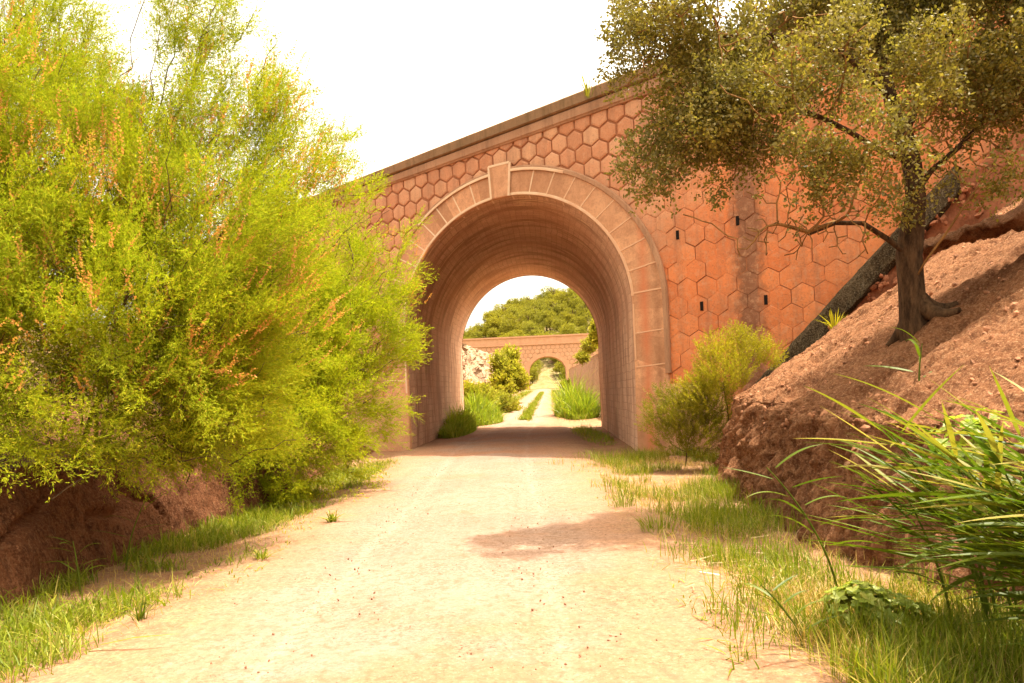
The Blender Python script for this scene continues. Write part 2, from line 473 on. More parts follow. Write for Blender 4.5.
mb.add(np.stack([XX, YY, ZZ], -1), grid_faces(len(ys), len(k)), np.stack([KK, YY], -1).reshape(-1, 2))
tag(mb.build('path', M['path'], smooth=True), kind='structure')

# earth banks on both sides of the near path: swept profiles with rough faces
def bank_point_right(d, Y):
    """height of the right bank above the flat, d metres to the right of its foot"""
    top = 1.2 + 0.16 * sstep(9, 14, Y)
    return np.where(d < 0.35, d / 0.35 * top, top + (d - 0.35) * 0.65)

def right_foot(Y):
    return np.interp(Y, [-6, 3, 8, 11, 13.6, 15.4, 16.6, 18, 20, 23], [4.6, 3.95, 3.15, 3.22, 3.55, 3.85, 4.6, 6.0, 7.6, 9.0])

def right_bank_h(X, Y):
    return bank_point_right(np.asarray(X) - right_foot(Y), np.asarray(Y))

ys = axis([(-5, 4, 60), (4, 17, 520), (17, 21.5, 80)])
tt = np.concatenate([np.linspace(-0.2, 0.35, 70), 0.35 + np.cumsum(np.linspace(0.012, 0.085, 290))])
YY, TT = np.meshgrid(ys, tt, indexing='ij')
face = np.clip(TT / 0.35, -0.6, 1)
HH = np.where(TT <= 0.35, face * (1.2 + 0.16 * sstep(9, 14, YY)), bank_point_right(TT, YY))
XX = right_foot(YY) + TT
p = np.stack([XX, YY, HH], -1)
rough = fbm(p * np.array([1.5, 1.5, 1.2]), 5, 21, 0.6)
ero = fbm(np.stack([YY * 5.0, HH * 1.1, XX * 0], -1), 5, 33, 0.68)        # vertical runnels of the cut face
onface = (1 - sstep(0.3, 0.8, TT))
chunk = np.abs(fbm(p * np.array([3.2, 3.2, 2.2]), 4, 23, 0.6))
XX = XX - onface * (0.24 * rough + 0.26 * ero - 0.30 * chunk + 0.07 * fbm(np.stack([YY * 15, HH * 5, XX * 0], -1), 3, 35, 0.7))
fine = fbm(p * 9, 4, 44, 0.7)
gul = -np.maximum(0, fbm(np.stack([XX * 0.55 + YY * 0.25, YY * 1.6 - XX * 0.2, XX * 0], -1), 4, 51) - 0.05) * 0.9   # gullies down the slope
clod = np.abs(fbm(p * 5.0, 4, 46, 0.7))
HH = HH + (1 - onface) * (0.14 * rough + 0.055 * fine - 0.06 * clod + gul) + onface * 0.05 * fine
# a broken ledge of harder earth high on the slope
led = sstep(0.0, 0.16, TT - (4.55 + 0.55 * fbm(np.stack([YY * 0.7, YY * 0, YY * 0], -1), 3, 61))) * (1 - sstep(5.2, 8.0, TT))
HH = HH + 0.42 * led * sstep(5, 9, YY) * (1 - sstep(12.2, 13.2, YY))
mb = MB()
mb.add(np.stack([XX, YY, HH], -1), grid_faces(len(ys), len(tt))[:, ::-1])
tag(mb.build('earth_bank', M['bank'], smooth=True), kind='structure')

def left_foot(Y):
    return np.interp(Y, [-6, 5, 7.2, 9.2, 11.5, 13.5, 16, 20, 23.5], [-4.6, -4.55, -4.6, -4.75, -4.5, -4.2, -4.35, -4.6, -4.9])

ys = axis([(-5, 5, 40), (5, 16, 240), (16, 27, 90)])
tt = np.concatenate([np.linspace(-0.25, 0.4, 46), 0.4 + np.cumsum(np.linspace(0.03, 0.3, 110))])
YY, TT = np.meshgrid(ys, tt, indexing='ij')
top = (1.12 - 0.35 * sstep(13, 20, YY)) * (1 - 0.75 * sstep(20.5, 23.5, YY))
HH = np.where(TT <= 0.4, np.clip(TT / 0.4, -0.8, 1) * top, top + (TT - 0.4) * 0.20)
XX = left_foot(YY) - TT
p = np.stack([XX, YY, HH], -1)
rough = fbm(p * np.array([1.2, 1.2, 0.9]), 5, 71, 0.6)
crack = -np.maximum(0, 0.12 - np.abs(vnoise(np.stack([YY * 2.3, HH * 0.9, YY * 0], -1), 77))) * 3.4
onface = 1 - sstep(0.35, 0.9, TT)
XX = XX + onface * (0.22 * rough + 0.3 * crack)
HH = HH + (1 - onface) * 0.16 * rough + 0.02 * fbm(p * 8, 3, 72)
mb = MB()
mb.add(np.stack([XX, YY, HH], -1), grid_faces(len(ys), len(tt)))
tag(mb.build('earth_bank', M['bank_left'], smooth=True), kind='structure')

# ------------------------------------------------------------------ the bridge
PHI, BX, BY = 0.6205, -0.0705, 23.79
A_, B_, HS = 4.1186, 3.5855, 3.8851
AO, BO = 5.10, 4.37
DEPTH, SHEAR = 13.63, -math.tan(PHI - 0.0466)

def intr(s):
    s = np.clip(np.asarray(s, float) / A_, -1, 1)
    return HS + B_ * np.sqrt(1 - s * s)

def arch_wall(mb, x0, x1, zb, ztop, y, a, b, hs, sh=0.0):
    s = np.concatenate([np.linspace(x0, -a, 24), -a * np.cos(np.linspace(0, np.pi, 70))[1:-1], np.linspace(a, x1, 24)])
    lo = np.where(np.abs(s) < a - 1e-6, hs + b * np.sqrt(np.clip(1 - (s / a) ** 2, 0, 1)), zb)
    for i in range(len(s) - 1):
        inside = abs((s[i] + s[i + 1]) / 2) < a
        l0, l1 = lo[i], lo[i + 1]
        if inside:
            l0 = hs + b * math.sqrt(max(0, 1 - (s[i] / a) ** 2)); l1 = hs + b * math.sqrt(max(0, 1 - (s[i + 1] / a) ** 2))
        else:
            l0 = l1 = zb
        mb.add([(s[i] + sh, y, l0), (s[i + 1] + sh, y, l1), (s[i + 1] + sh, y, ztop(s[i + 1] + sh)), (s[i] + sh, y, ztop(s[i] + sh))], [(0, 1, 2, 3)])

def hex_stones(mb, Rh, x0, x1, z0, ztop, keep, y, flush):
    w = math.sqrt(3) * Rh
    ang = np.radians(90 + 60 * np.arange(6))
    cx, cz = np.cos(ang), np.sin(ang)
    row = 0
    z = z0
    while z < 14:
        x = x0 + (w / 2 if row % 2 else 0)
        while x < x1:
            if keep(x, z) and z - Rh < ztop(x):
                fl = flush(x, z)
                k1 = 0.905 + 0.085 * fl + R.uniform(-0.012, 0.006)
                k2 = 0.77 + 0.195 * fl + R.uniform(-0.03, 0.02)
                pr = 0.045 - 0.026 * fl + R.uniform(-0.008, 0.008)
                jx, jz = R.uniform(-0.012, 0.012, 2)
                wob = 1 + R.uniform(-0.035, 0.035, 6) * (1 - 0.7 * fl)
                tilt = R.uniform(-0.010, 0.010, 2)
                V = []
                for kk, yy in ((k1, 0.0), (k1, -pr * 0.55), (k2, -pr), (k2 * 0.5, -pr - 0.008)):
                    px, pz = cx * Rh * kk * wob, cz * Rh * kk * wob
                    V.append(np.stack([x + jx + px, y + yy + (tilt[0] * px + tilt[1] * pz) / Rh * (yy != 0), np.minimum(z + jz + pz, ztop(x + px) + 0.05)], 1))
                V = np.concatenate(V)
                q = [(i + 6 * l, (i + 1) % 6 + 6 * l, (i + 1) % 6 + 6 * l + 6, i + 6 * l + 6) for l in range(3) for i in range(6)]
                mb.add(V, q)
                mb.f.append(np.arange(18, 24)[None] + mb.n - 24); mb.mi.append(np.zeros(1, np.int32))
            x += w
        z += 1.5 * Rh
        row += 1

hb = lambda s: 9.0 + 0.0683 * s
ht = lambda s: 9.63 + 0.0806 * s

bridge = empty('stone_bridge', (BX, BY, 0), -PHI)
tag(bridge, 'near red stone arch bridge of hexagonal masonry spanning the sandy path', 'bridge')
X0, X1 = -17.0, 19.0
mb = MB()
arch_wall(mb, X0, X1, -0.6, lambda s: hb(s) + 0.1, 0.0, A_, B_, HS)
def keep_main(x, z):
    if z < 0: return False
    if abs(x) < 4.75 and z < HS: return False
    q = (x / (AO - 0.32)) ** 2 + ((z - HS) / (BO - 0.32)) ** 2
    if z >= HS and q < 1: return False
    if z < 1.75 and abs(x) < 5.6: return False
    return True
front = mb.build('mortar_bed', M['mortar'], bridge)
mb = MB()
hex_stones(mb, 0.301, X0, X1, 0.05, hb, keep_main, 0.0, lambda x, z: float(sstep(1.5, 4.5, x - (z - 6.0) * 0.9)))
mb.build('hexagonal_masonry', M['hex'], bridge)

# arch ring with its piers
def ring_pts(n=120, zlow=-0.5):
    t = np.linspace(0, np.pi, n)
    si, zi = A_ * np.cos(t), HS + B_ * np.sin(t)
    so, zo = AO * np.cos(t), HS + BO * np.sin(t)
    zz = np.linspace(zlow, HS, 14, endpoint=False)
    si = np.concatenate([np.full(14, A_), si, np.full(14, -A_)]); zi = np.concatenate([zz, zi, zz[::-1]])
    so = np.concatenate([np.full(14, AO), so, np.full(14, -AO)]); zo = np.concatenate([zz, zo, zz[::-1]])
    return si, zi, so, zo
si, zi, so, zo = ring_pts()
n = len(si)
mb = MB()
YR = -0.085
prof = [(0.0, 0.012), (0.0, YR + 0.02), (0.02, YR), (0.5, YR - 0.004), (0.98, YR), (1.0, YR + 0.03), (1.0, 0.012)]
V = np.stack([np.stack([si + (so - si) * k, np.full(n, yy), zi + (zo - zi) * k], -1) for k, yy in prof], 1)
mb.add(V, grid_faces(n, len(prof)))
mb.build('arch_ring', M['ring'], bridge)
# plinth at the foot of the piers
for sgn in (-1, 1):
    mb = MB()
    x0, x1 = sorted((sgn * (A_ + 0.0), sgn * 6.6))
    box(mb, x0 + (0.003 if sgn > 0 else 0), x1 - (0.003 if sgn < 0 else 0), -0.092, 0.01, -0.6, 1.72)
    mb.build('plinth', M['ring'], bridge)
# raised outer moulding on both sides, down to 1.8 m
mb = MB()
sel = [i for i in range(n) if zo[i] > 1.8]
def moulding(i0, i1):
    ii = [i for i in range(i0, i1) if zo[i] > 1.8]
    V = []
    for i in ii:
        dx, dz = so[i] - si[i], zo[i] - zi[i]
        L = math.hypot(dx, dz); dx /= L; dz /= L
        V.append([(so[i] + dx * o_, yy, zo[i] + dz * o_) for o_, yy in ((-0.09, YR - 0.002), (-0.07, YR - 0.05), (0.03, YR - 0.05), (0.06, YR - 0.02), (0.06, 0.01))])
    mb.add(np.array(V), grid_faces(len(ii), 5))
moulding(0, n)
mb.build('outer_moulding', M['cornice'], bridge)
# cream ribbon pointing: intrados edge, outer edge of the top and the joints
mb = MB()
def ribbon(pts, wdt, yy, lift=0.016):
    """raised rounded strip along a polyline of (s, z)"""
    pts = np.array(pts, float)
    tg = np.gradient(pts, axis=0); tg /= np.linalg.norm(tg, axis=1)[:, None] + 1e-9
    nr = np.stack([-tg[:, 1], tg[:, 0]], 1)
    V = []
    for o_, l_ in ((-0.5, 0.0), (-0.36, lift), (0.36, lift), (0.5, 0.0)):
        q = pts + nr * (wdt * o_)
        V.append(np.stack([q[:, 0], np.full(len(q), yy - l_), q[:, 1]], 1))
    V = np.stack(V, 1)
    mb.add(V, grid_faces(len(pts), 4))
tt = np.linspace(0.06, np.pi - 0.06, 100)
def ell(a, b, t): return np.stack([a * np.cos(t), HS + b * np.sin(t)], -1)
ribbon(ell(A_ + 0.05, B_ + 0.05, tt), 0.085, YR)
ribbon([(-(A_ + 0.05), z) for z in np.linspace(1.8, HS, 8)], 0.06, YR)
ribbon([((A_ + 0.05), z) for z in np.linspace(2.4, HS, 8)], 0.05, YR)
ribbon(ell(AO - 0.05, BO - 0.05, np.linspace(1.12, 1.50, 20)), 0.085, YR - 0.052)
ribbon(ell(AO - 0.05, BO - 0.05, np.linspace(1.64, 2.28, 30)), 0.085, YR - 0.052)
# joint angles from equal arc steps each way from the keystone
tq = np.linspace(0, np.pi, 2000)
e = ell(A_, B_, tq)
arc = np.concatenate([[0], np.cumsum(np.linalg.norm(np.diff(e, axis=0), axis=1))])
mid = arc[-1] / 2
joints = []
for sgn in (-1, 1):
    for kq in range(0, 11):
        d = 0.38 + 0.60 * kq
        a0 = mid + sgn * d
        if 0.1 < a0 < arc[-1] - 0.1:
            joints.append(np.interp(a0, arc, tq))
for t_ in joints:
    if abs(t_ - np.pi / 2) < 0.12: continue
    i_ = ell(A_ + 0.06, B_ + 0.06, np.array(t_)); o_ = ell(AO - 0.06, BO - 0.06, np.array(t_))
    ribbon([i_ + (o_ - i_) * q for q in np.linspace(0, 1, 6)], 0.045, YR - 0.003, 0.012)
for z in (3.1, 2.2):
    for sgn in (-1, 1):
        ribbon([(sgn * (A_ + 0.06 + 0.88 * q), z + 0.06 * q) for q in np.linspace(0, 1, 5)], 0.034, YR - 0.003, 0.008)
# ticks where the joints turn into the vault
for t_ in joints:
    q = ell(A_ - 0.006, B_ - 0.006, np.array(t_)); tg = np.array([-A_ * math.sin(t_), B_ * math.cos(t_)]); tg /= np.linalg.norm(tg)
    V = []
    for yv in (YR + 0.02, 0.30):
        for o_ in (-0.03, 0.03):
            V.append((q[0] + tg[0] * o_ + SHEAR * max(0, yv), yv, q[1] + tg[1] * o_))
    mb.add(V, [(0, 1, 3, 2)])
mb.build('pointing', M['pointing'], bridge)
# keystone
mb = MB()
kb = 0.085
kq = [(-0.35, 7.46), (0.29, 7.46), (0.38, 8.43), (-0.40, 8.43)]
c0 = np.mean(kq, 0)
V = []
for sc_, yy in ((1.0, 0.01), (1.0, -0.13), (0.95, -0.15)):
    V += [(c0[0] + (a - c0[0]) * sc_, yy, c0[1] + (b - c0[1]) * sc_) for a, b in kq]
q = [(i + 4 * l, (i + 1) % 4 + 4 * l, (i + 1) % 4 + 4 * l + 4, i + 4 * l + 4) for l in range(2) for i in range(4)] + [(8, 9, 10, 11)]
mb.add(V, q)
key = mb.build('keystone', M['ring'], bridge)
mb = MB()
for a, b in ((0, 3), (3, 2), (2, 1)):
    ribbon([np.array(kq[a]) + (np.array(kq[b]) - np.array(kq[a])) * u for u in np.linspace(0, 1, 5)], 0.08, -0.14, 0.02)
mb.build('pointing', M['pointing'], key)

# the vault: soffit and jambs swept along the skewed axis, with a groove behind the face ring
def vault_section(mb, y0, y1, off, ny):
    t = np.linspace(0, np.pi, 90)
    a, b = A_ + off, B_ + off
    s = np.concatenate([np.full(12, a), a * np.cos(t), np.full(12, -a)])
    zz = np.linspace(-0.6, HS, 12, endpoint=False)
    z = np.concatenate([zz, HS + b * np.sin(t), zz[::-1]])
    arc_ = np.concatenate([[0], np.cumsum(np.hypot(np.diff(s), np.diff(z)))])
    yv = np.linspace(y0, y1, ny)
    V = np.stack([np.stack([s + SHEAR * max(0, y_), np.full(len(s), y_), z], -1) for y_ in yv], 0)
    cosv = math.cos(PHI - 0.0466)
    uv = np.stack([np.stack([np.full(len(s), y_ / cosv), arc_], -1) for y_ in yv], 0)
    mb.add(V, grid_faces(ny, len(s)), uv.reshape(-1, 2))
mb = MB()
vault_section(mb, YR + 0.02, 1.20, 0.0, 8)
vault_section(mb, 1.20, 1.31, 0.15, 2)
vault_section(mb, 1.31, DEPTH, 0.02, 40)
for y_, o0, o1 in ((1.20, 0.0, 0.15), (1.31, 0.15, 0.02)):
    t = np.linspace(0, np.pi, 90)
    zz = np.linspace(-0.6, HS, 4, endpoint=False)
    rows_ = []
    for o_ in (o0, o1):
        s = np.concatenate([np.full(4, A_ + o_), (A_ + o_) * np.cos(t), np.full(4, -A_ - o_)]) + SHEAR * y_
        z = np.concatenate([zz, HS + (B_ + o_) * np.sin(t), zz[::-1]])
        rows_.append(np.stack([s, np.full(len(s), y_), z], -1))
    mb.add(np.stack(rows_, 0), grid_faces(2, len(rows_[0])))
mb.build('vault', M['vault'], bridge)

# cornice band and parapet coping
def extrude(mb, prof, x0, x1, nseg):
    s = np.linspace(x0, x1, nseg)
    V = np.stack([np.stack([s, np.full(nseg, y), hb(s) + (ht(s) - hb(s)) * k], -1) for y, k in prof], 1)
    w = 0.008 * fbm(np.stack([V[..., 0] * 3, V[..., 1] * 9, V[..., 2] * 9], -1), 3, 91)
    V[..., 2] += w; V[..., 1] += w
    mb.add(V, grid_faces(nseg, len(prof)))
mb = MB()
extrude(mb, [(0.02, -0.03), (-0.09, -0.02), (-0.11, 0.04), (-0.14, 0.08), (-0.14, 0.42), (-0.11, 0.46), (-0.02, 0.47)], X0, X1, 220)
mb.build('cornice', M['cornice'], bridge)
mb = MB()
extrude(mb, [(-0.02, 0.465), (-0.16, 0.50), (-0.20, 0.54), (-0.21, 0.94), (-0.17, 1.0), (0.40, 1.0), (0.45, 0.94), (0.45, 0.0)], X0, X1, 220)
mb.build('parapet_coping', M['coping'], bridge)
mb = MB()
arch_wall(mb, X0 - 8, X1 + 8, -0.6, lambda s: hb(s) + 0.6, DEPTH, A_, B_, HS, SHEAR * DEPTH)
s = np.linspace(X0, X1, 4)
V = np.stack([np.stack([s, np.full(4, y), hb(s) + 0.15], -1) for y in (0.45, DEPTH)], 1)
mb.add(V, grid_faces(4, 2))
mb.build('rear_wall', M['mortar'], bridge)
for wx, wz in ((5.48, 5.54), (6.05, 3.65), (7.68, 3.64), (7.07, 5.65), (-4.51, 7.11)):
    mb = MB()
    h_ = 0.115 if wx > 0 else 0.09
    w_ = 0.040
    # shallow box, closed in front; its near-black colour paints the slot's inner shade
    fr = [(-w_, -h_), (w_, -h_), (w_, h_), (-w_, h_)]
    V = [(a, -0.036, b) for a, b in fr] + [(a, -0.004, b) for a, b in fr]
    mb.add(V, [(0, 1, 5, 4), (1, 2, 6, 5), (2, 3, 7, 6), (3, 0, 4, 7), (0, 1, 2, 3)])
    o = mb.build('weep_hole', M['hole'], bridge)
    o.location = (wx, 0, wz)

# sloping wing wall against the bridge, right
wing = empty('wing_wall', (BX, BY, 0), -PHI)
tag(wing, 'sloping mossy rubble wing wall leaning on the bridge behind the oak trunk', 'wing wall')
mb = MB()
ss = np.linspace(7.2, 11.9, 150)
zt = 2.5 + (ss - 8.43) * 0.99
V = []
for i, s_ in enumerate(ss):
    nz_ = 0.17 * fbm(np.array([[s_ * 2.6, k_ * 3.0, 0.0] for k_ in range(6)]), 5, 101, 0.7)
    V.append([(s_ + nz_[0], -0.02, zt[i] + nz_[0]), (s_ + nz_[1], -0.62 + nz_[1], zt[i] + 0.03 + nz_[1]), (s_ + 0.03, -0.74, zt[i] - 0.08 + nz_[2]),
              (s_ + 0.06, -0.74 + nz_[3], zt[i] - 0.52 + nz_[3]), (s_ + 0.06, -0.60, zt[i] - 0.6), (s_ + 0.06, -0.02, zt[i] - 0.6)])
mb.add(np.array(V), grid_faces(len(ss), 6))
mb.build('coping', M['wing'], wing)
mb = MB()
V = []
ss = np.linspace(7.2, 17.5, 200); zt = 2.5 + (ss - 8.43) * 0.99
for i, s_ in enumerate(ss):
    V.append([(s_ + 0.06, -0.52 + 0.06 * fbm(np.array([[s_ * 3, k_ * 1.5, 3.0]]), 3, 103)[0], zt[i] - 0.40 - k_ * 0.6) for k_ in range(8)])
mb.add(np.array(V), grid_faces(len(ss), 8))
mb.build('rubble_core', M['rubble'], wing)

# ------------------------------------------------------------------ foliage tools
def basis(d, roll):
    """orthonormal frames (n,3,3): columns = side, up, dir"""
    d = d / (np.linalg.norm(d, axis=1)[:, None] + 1e-9)
    ref = np.where(np.abs(d[:, 2:3]) > 0.9, np.array([[1.0, 0, 0]]), np.array([[0, 0, 1.0]]))
    s = np.cross(d, ref); s /= np.linalg.norm(s, axis=1)[:, None] + 1e-9
    u = np.cross(s, d)
    c, q = np.cos(roll)[:, None], np.sin(roll)[:, None]
    return np.stack([s * c + u * q, -s * q + u * c, d], 2)

def stamp(mb, tmpl, pts, dirs, scale, mi=0):
    """copies of a leaf or spray template at many points (all in one mesh: the leaves of one plant)"""
    tv, tf = tmpl
    n = len(pts)
    if n == 0: return
    B = basis(np.asarray(dirs, float), R.uniform(0, 6.283, n))
    V = np.einsum('nij,kj->nki', B, tv) * np.asarray(scale).reshape(-1, 1, 1) + np.asarray(pts)[:, None]
    Fc = tf[None] + (np.arange(n) * len(tv))[:, None, None]
    mb.add(V.reshape(-1, 3), Fc.reshape(-1, tf.shape[1]))

def leaf_quad(p, d, l, w, up):
    d = d / np.linalg.norm(d)
    s = np.cross(d, up); s /= np.linalg.norm(s) + 1e-9
    return [p, p + d * l * 0.45 + s * w / 2, p + d * l, p + d * l * 0.45 - s * w / 2]

def spray_feather(nb=30, L=0.42, bl=0.075, bw=0.011, droop=0.25, seed=0):
    """feathery twig with fine side needles (tamarisk, juniper)"""
    g = np.random.default_rng(seed)
    V, Fc = [], []
    for i in range(nb):
        u = (i + 0.5) / nb
        p = np.array([0.0, -droop * L * u * u, L * u]) + g.normal(0, 0.006, 3)
        a = g.uniform(0, 6.283)
        sp = 0.65 + 0.35 * g.random()
        d = np.array([math.cos(a) * sp, math.sin(a) * sp - 0.1, 0.85])
        l = bl * (1.25 - 0.6 * u) * g.uniform(0.7, 1.3)
        q = leaf_quad(p, d, l, bw * g.uniform(0.8, 1.2), g.normal(0, 1, 3))
        Fc.append(np.arange(4) + len(V)); V += q
    return np.array(V), np.array(Fc)

def plume(nb, L, bl, bw, droop, seed):
    """foxtail twig: three or four side shoots, each closely set with fine needles"""
    g = np.random.default_rng(seed)
    V, Fc = [], []
    shoots = [(np.zeros(3), np.array([0, 0, 1.0]), L)]
    for q in range(5):
        u = g.uniform(0.1, 0.75); a = g.uniform(0, 6.283)
        shoots.append((np.array([0, -droop * L * u * u, L * u]), np.array([math.cos(a) * 0.75, math.sin(a) * 0.75, 1.0]), L * g.uniform(0.28, 0.5)))
    tot = sum(q[2] for q in shoots)
    for p0, ax, l0 in shoots:
        ax = ax / np.linalg.norm(ax)
        for i in range(max(4, int(nb * l0 / tot))):
            u = g.random()
            p = p0 + ax * l0 * u + np.array([0, -droop * l0 * u * u, 0]) + g.normal(0, 0.003, 3)
            d = ax * 1.25 + g.normal(0, 0.42, 3)
            l = bl * (1.2 - 0.5 * u) * g.uniform(0.7, 1.3)
            Fc.append(np.arange(4) + len(V)); V += leaf_quad(p, d, l, bw * g.uniform(0.8, 1.2), g.normal(0, 1, 3))
    return np.array(V), np.array(Fc)

def spray_leaves(nb=14, L=0.16, lw=0.024, ll=0.045, seed=0, spread=1.0):
    """twig end with small oval leaves (oak, shrubs)"""
    g = np.random.default_rng(seed)
    V, Fc = [], []
    for i in range(nb):
        u = g.random()
        p = np.array([0, 0, L * u]) + g.normal(0, 0.035 * spread, 3)
        d = g.normal(0, 1, 3) + np.array([0, 0, 0.9])
        l = ll * g.uniform(0.65, 1.2)
        q = leaf_quad(p, d, l, lw * g.uniform(0.8, 1.2), g.normal(0, 1, 3))
        Fc.append(np.arange(4) + len(V)); V += q
    return np.array(V), np.array(Fc)

FEATHER = [plume(66, 0.36, 0.040, 0.0075, 0.22, s) for s in range(5)]
SOFT = [plume(70, 0.44, 0.05, 0.0085, 0.35, s + 20) for s in range(4)]
FLOWER = [spray_feather(26, 0.26, 0.026, 0.018, 0.1, s + 40) for s in range(3)]
OAKS = [spray_leaves(13, 0.17, 0.028, 0.050, s) for s in range(5)]
SHRUB = [spray_feather(26, 0.24, 0.05, 0.010, 0.1, s + 60) for s in range(4)]
FARSH = [spray_feather(16, 0.24, 0.075, 0.026, 0.1, s + 70) for s in range(4)]
CLUMP = [spray_leaves(10, 0.9, 0.34, 0.62, s + 80, 8.0) for s in range(4)]
NEEDLE = [spray_leaves(14, 0.45, 0.09, 0.30, s + 90, 3.0) for s in range(4)]

def in_blobs(blobs, n, shell=0.0):
    """n random points in a union of ellipsoids (x, y, z, rx, ry, rz)"""
    b = np.array(blobs, float)
    vol = (b[:, 3] * b[:, 4] * b[:, 5])
    idx = R.choice(len(b), n, p=vol / vol.sum())
    d = R.normal(0, 1, (n, 3)); d /= np.linalg.norm(d, axis=1)[:, None]
    r = (shell ** 3 + (1 - shell ** 3) * R.random(n)) ** (1 / 3)
    out = d * r[:, None]
    return b[idx, :3] + out * b[idx, 3:6], out

def colonize(att, starts, step=0.18, infl=1.6, kill=0.3, iters=140, bias=(0, 0, 0.05)):
    """space colonisation: branch nodes growing from the start polylines towards attractors"""
    nodes, par = [], []
    for pl in starts:
        base = None
        for q in pl['pts']:
            nodes.append(np.array(q, float))
            par.append(pl['from'] if base is None else base)
            base = len(nodes) - 1
    att = np.array(att)
    alive = np.ones(len(att), bool)
    N = np.array(nodes)
    dm = np.linalg.norm(att[:, None] - N[None], axis=2)
    near, nd = dm.argmin(1), dm.min(1)
    nodes = list(N)
    for it in range(iters):
        act = alive & (nd < infl)
        if it < 12: act = alive & (nd < infl * 3)
        if not act.any(): break
        ids = near[act]
        v = att[act] - np.array(nodes)[ids]
        v /= np.linalg.norm(v, axis=1)[:, None] + 1e-9
        acc = {}
        uq, inv = np.unique(ids, return_inverse=True)
        s = np.zeros((len(uq), 3)); np.add.at(s, inv, v)
        s = s / (np.linalg.norm(s, axis=1)[:, None] + 1e-9) + np.array(bias) + R.normal(0, 0.16, s.shape)
        s /= np.linalg.norm(s, axis=1)[:, None] + 1e-9
        new = np.array(nodes)[uq] + s * step
        k0 = len(nodes)
        nodes += list(new); par += list(uq)
        dn = np.linalg.norm(att[:, None] - new[None], axis=2)
        j = dn.argmin(1); dj = dn.min(1)
        up = dj < nd
        near[up] = k0 + j[up]; nd[up] = dj[up]
        alive &= nd > kill
        if len(nodes) > 9000: break
    return np.array(nodes), np.array(par)

def tube(mb, pts, rad, sides=6, cap=True):
    pts = np.asarray(pts, float); rad = np.asarray(rad, float)
    n = len(pts)
    if n < 2: return
    tg = np.gradient(pts, axis=0)
    tg /= np.linalg.norm(tg, axis=1)[:, None] + 1e-9
    ref = np.array([0.3, 0.9, 0.1]) if abs(tg[0][2]) > 0.7 else np.array([0, 0, 1.0])
    s = np.cross(tg, ref); s /= np.linalg.norm(s, axis=1)[:, None] + 1e-9
    u = np.cross(s, tg)
    a = np.linspace(0, 2 * np.pi, sides, endpoint=False)
    V = pts[:, None] + (s[:, None] * np.cos(a)[None, :, None] + u[:, None] * np.sin(a)[None, :, None]) * rad[:, None, None]
    i = np.arange(n - 1)[:, None] * sides; j = np.arange(sides)[None]; j2 = (j + 1) % sides
    Fc = np.stack([i + j, i + j2, i + sides + j2, i + sides + j], -1).reshape(-1, 4)
    mb.add(V.reshape(-1, 3), Fc)

def skeleton(nodes, par, tip=0.004, ex=2.3, rmin=None):
    n = len(nodes)
    r = np.zeros(n)
    kids = [[] for _ in range(n)]
    for i in range(n):
        if par[i] >= 0: kids[par[i]].append(i)
    for i in range(n - 1, -1, -1):
        r[i] = tip if not kids[i] else sum(r[k] ** ex for k in kids[i]) ** (1 / ex)
    if rmin is not None:
        for i, v in rmin.items(): r[i] = max(r[i], v)
    return r, kids

def draw_skeleton(mb, nodes, par, r, kids, lo=0.0, hi=9.0, wob=0.0):
    """tubes for the chains of the skeleton whose radius lies between lo and hi"""
    n = len(nodes)
    main = [max(k, key=lambda q: r[q]) if k else -1 for k in kids]
    start = [i for i in range(n) if par[i] < 0 or main[par[i]] != i]
    for s_ in start:
        ch = [] if par[s_] < 0 else [par[s_]]
        i = s_
        while i >= 0:
            ch.append(i); i = main[i]
        rr = r[ch].copy()
        if len(rr) > 1 and par[s_] >= 0: rr[0] = rr[1]
        keep = (rr >= lo) & (rr < hi)
        if lo > 0:
            m = keep.sum(); sl = slice(0, min(len(ch), m + 1))
        else:
            f0 = int(np.argmax(keep)) if keep.any() else len(ch)
            sl = slice(max(0, f0 - 1) if f0 > 0 else 0, len(ch))
        c2 = ch[sl]
        if len(c2) < 2: continue
        r2 = np.minimum(rr[sl], hi)
        tube(mb, nodes[c2], r2, 7 if r2.max() > 0.04 else (5 if r2.max() > 0.012 else 3))

def pblobs(lst, ky=1.0):
    out = []
    for x, y, rp, Y in lst:
        c = P(x, y, Y); r = rp * Y / F
        out.append((*c, r, r * ky, r))
    return out

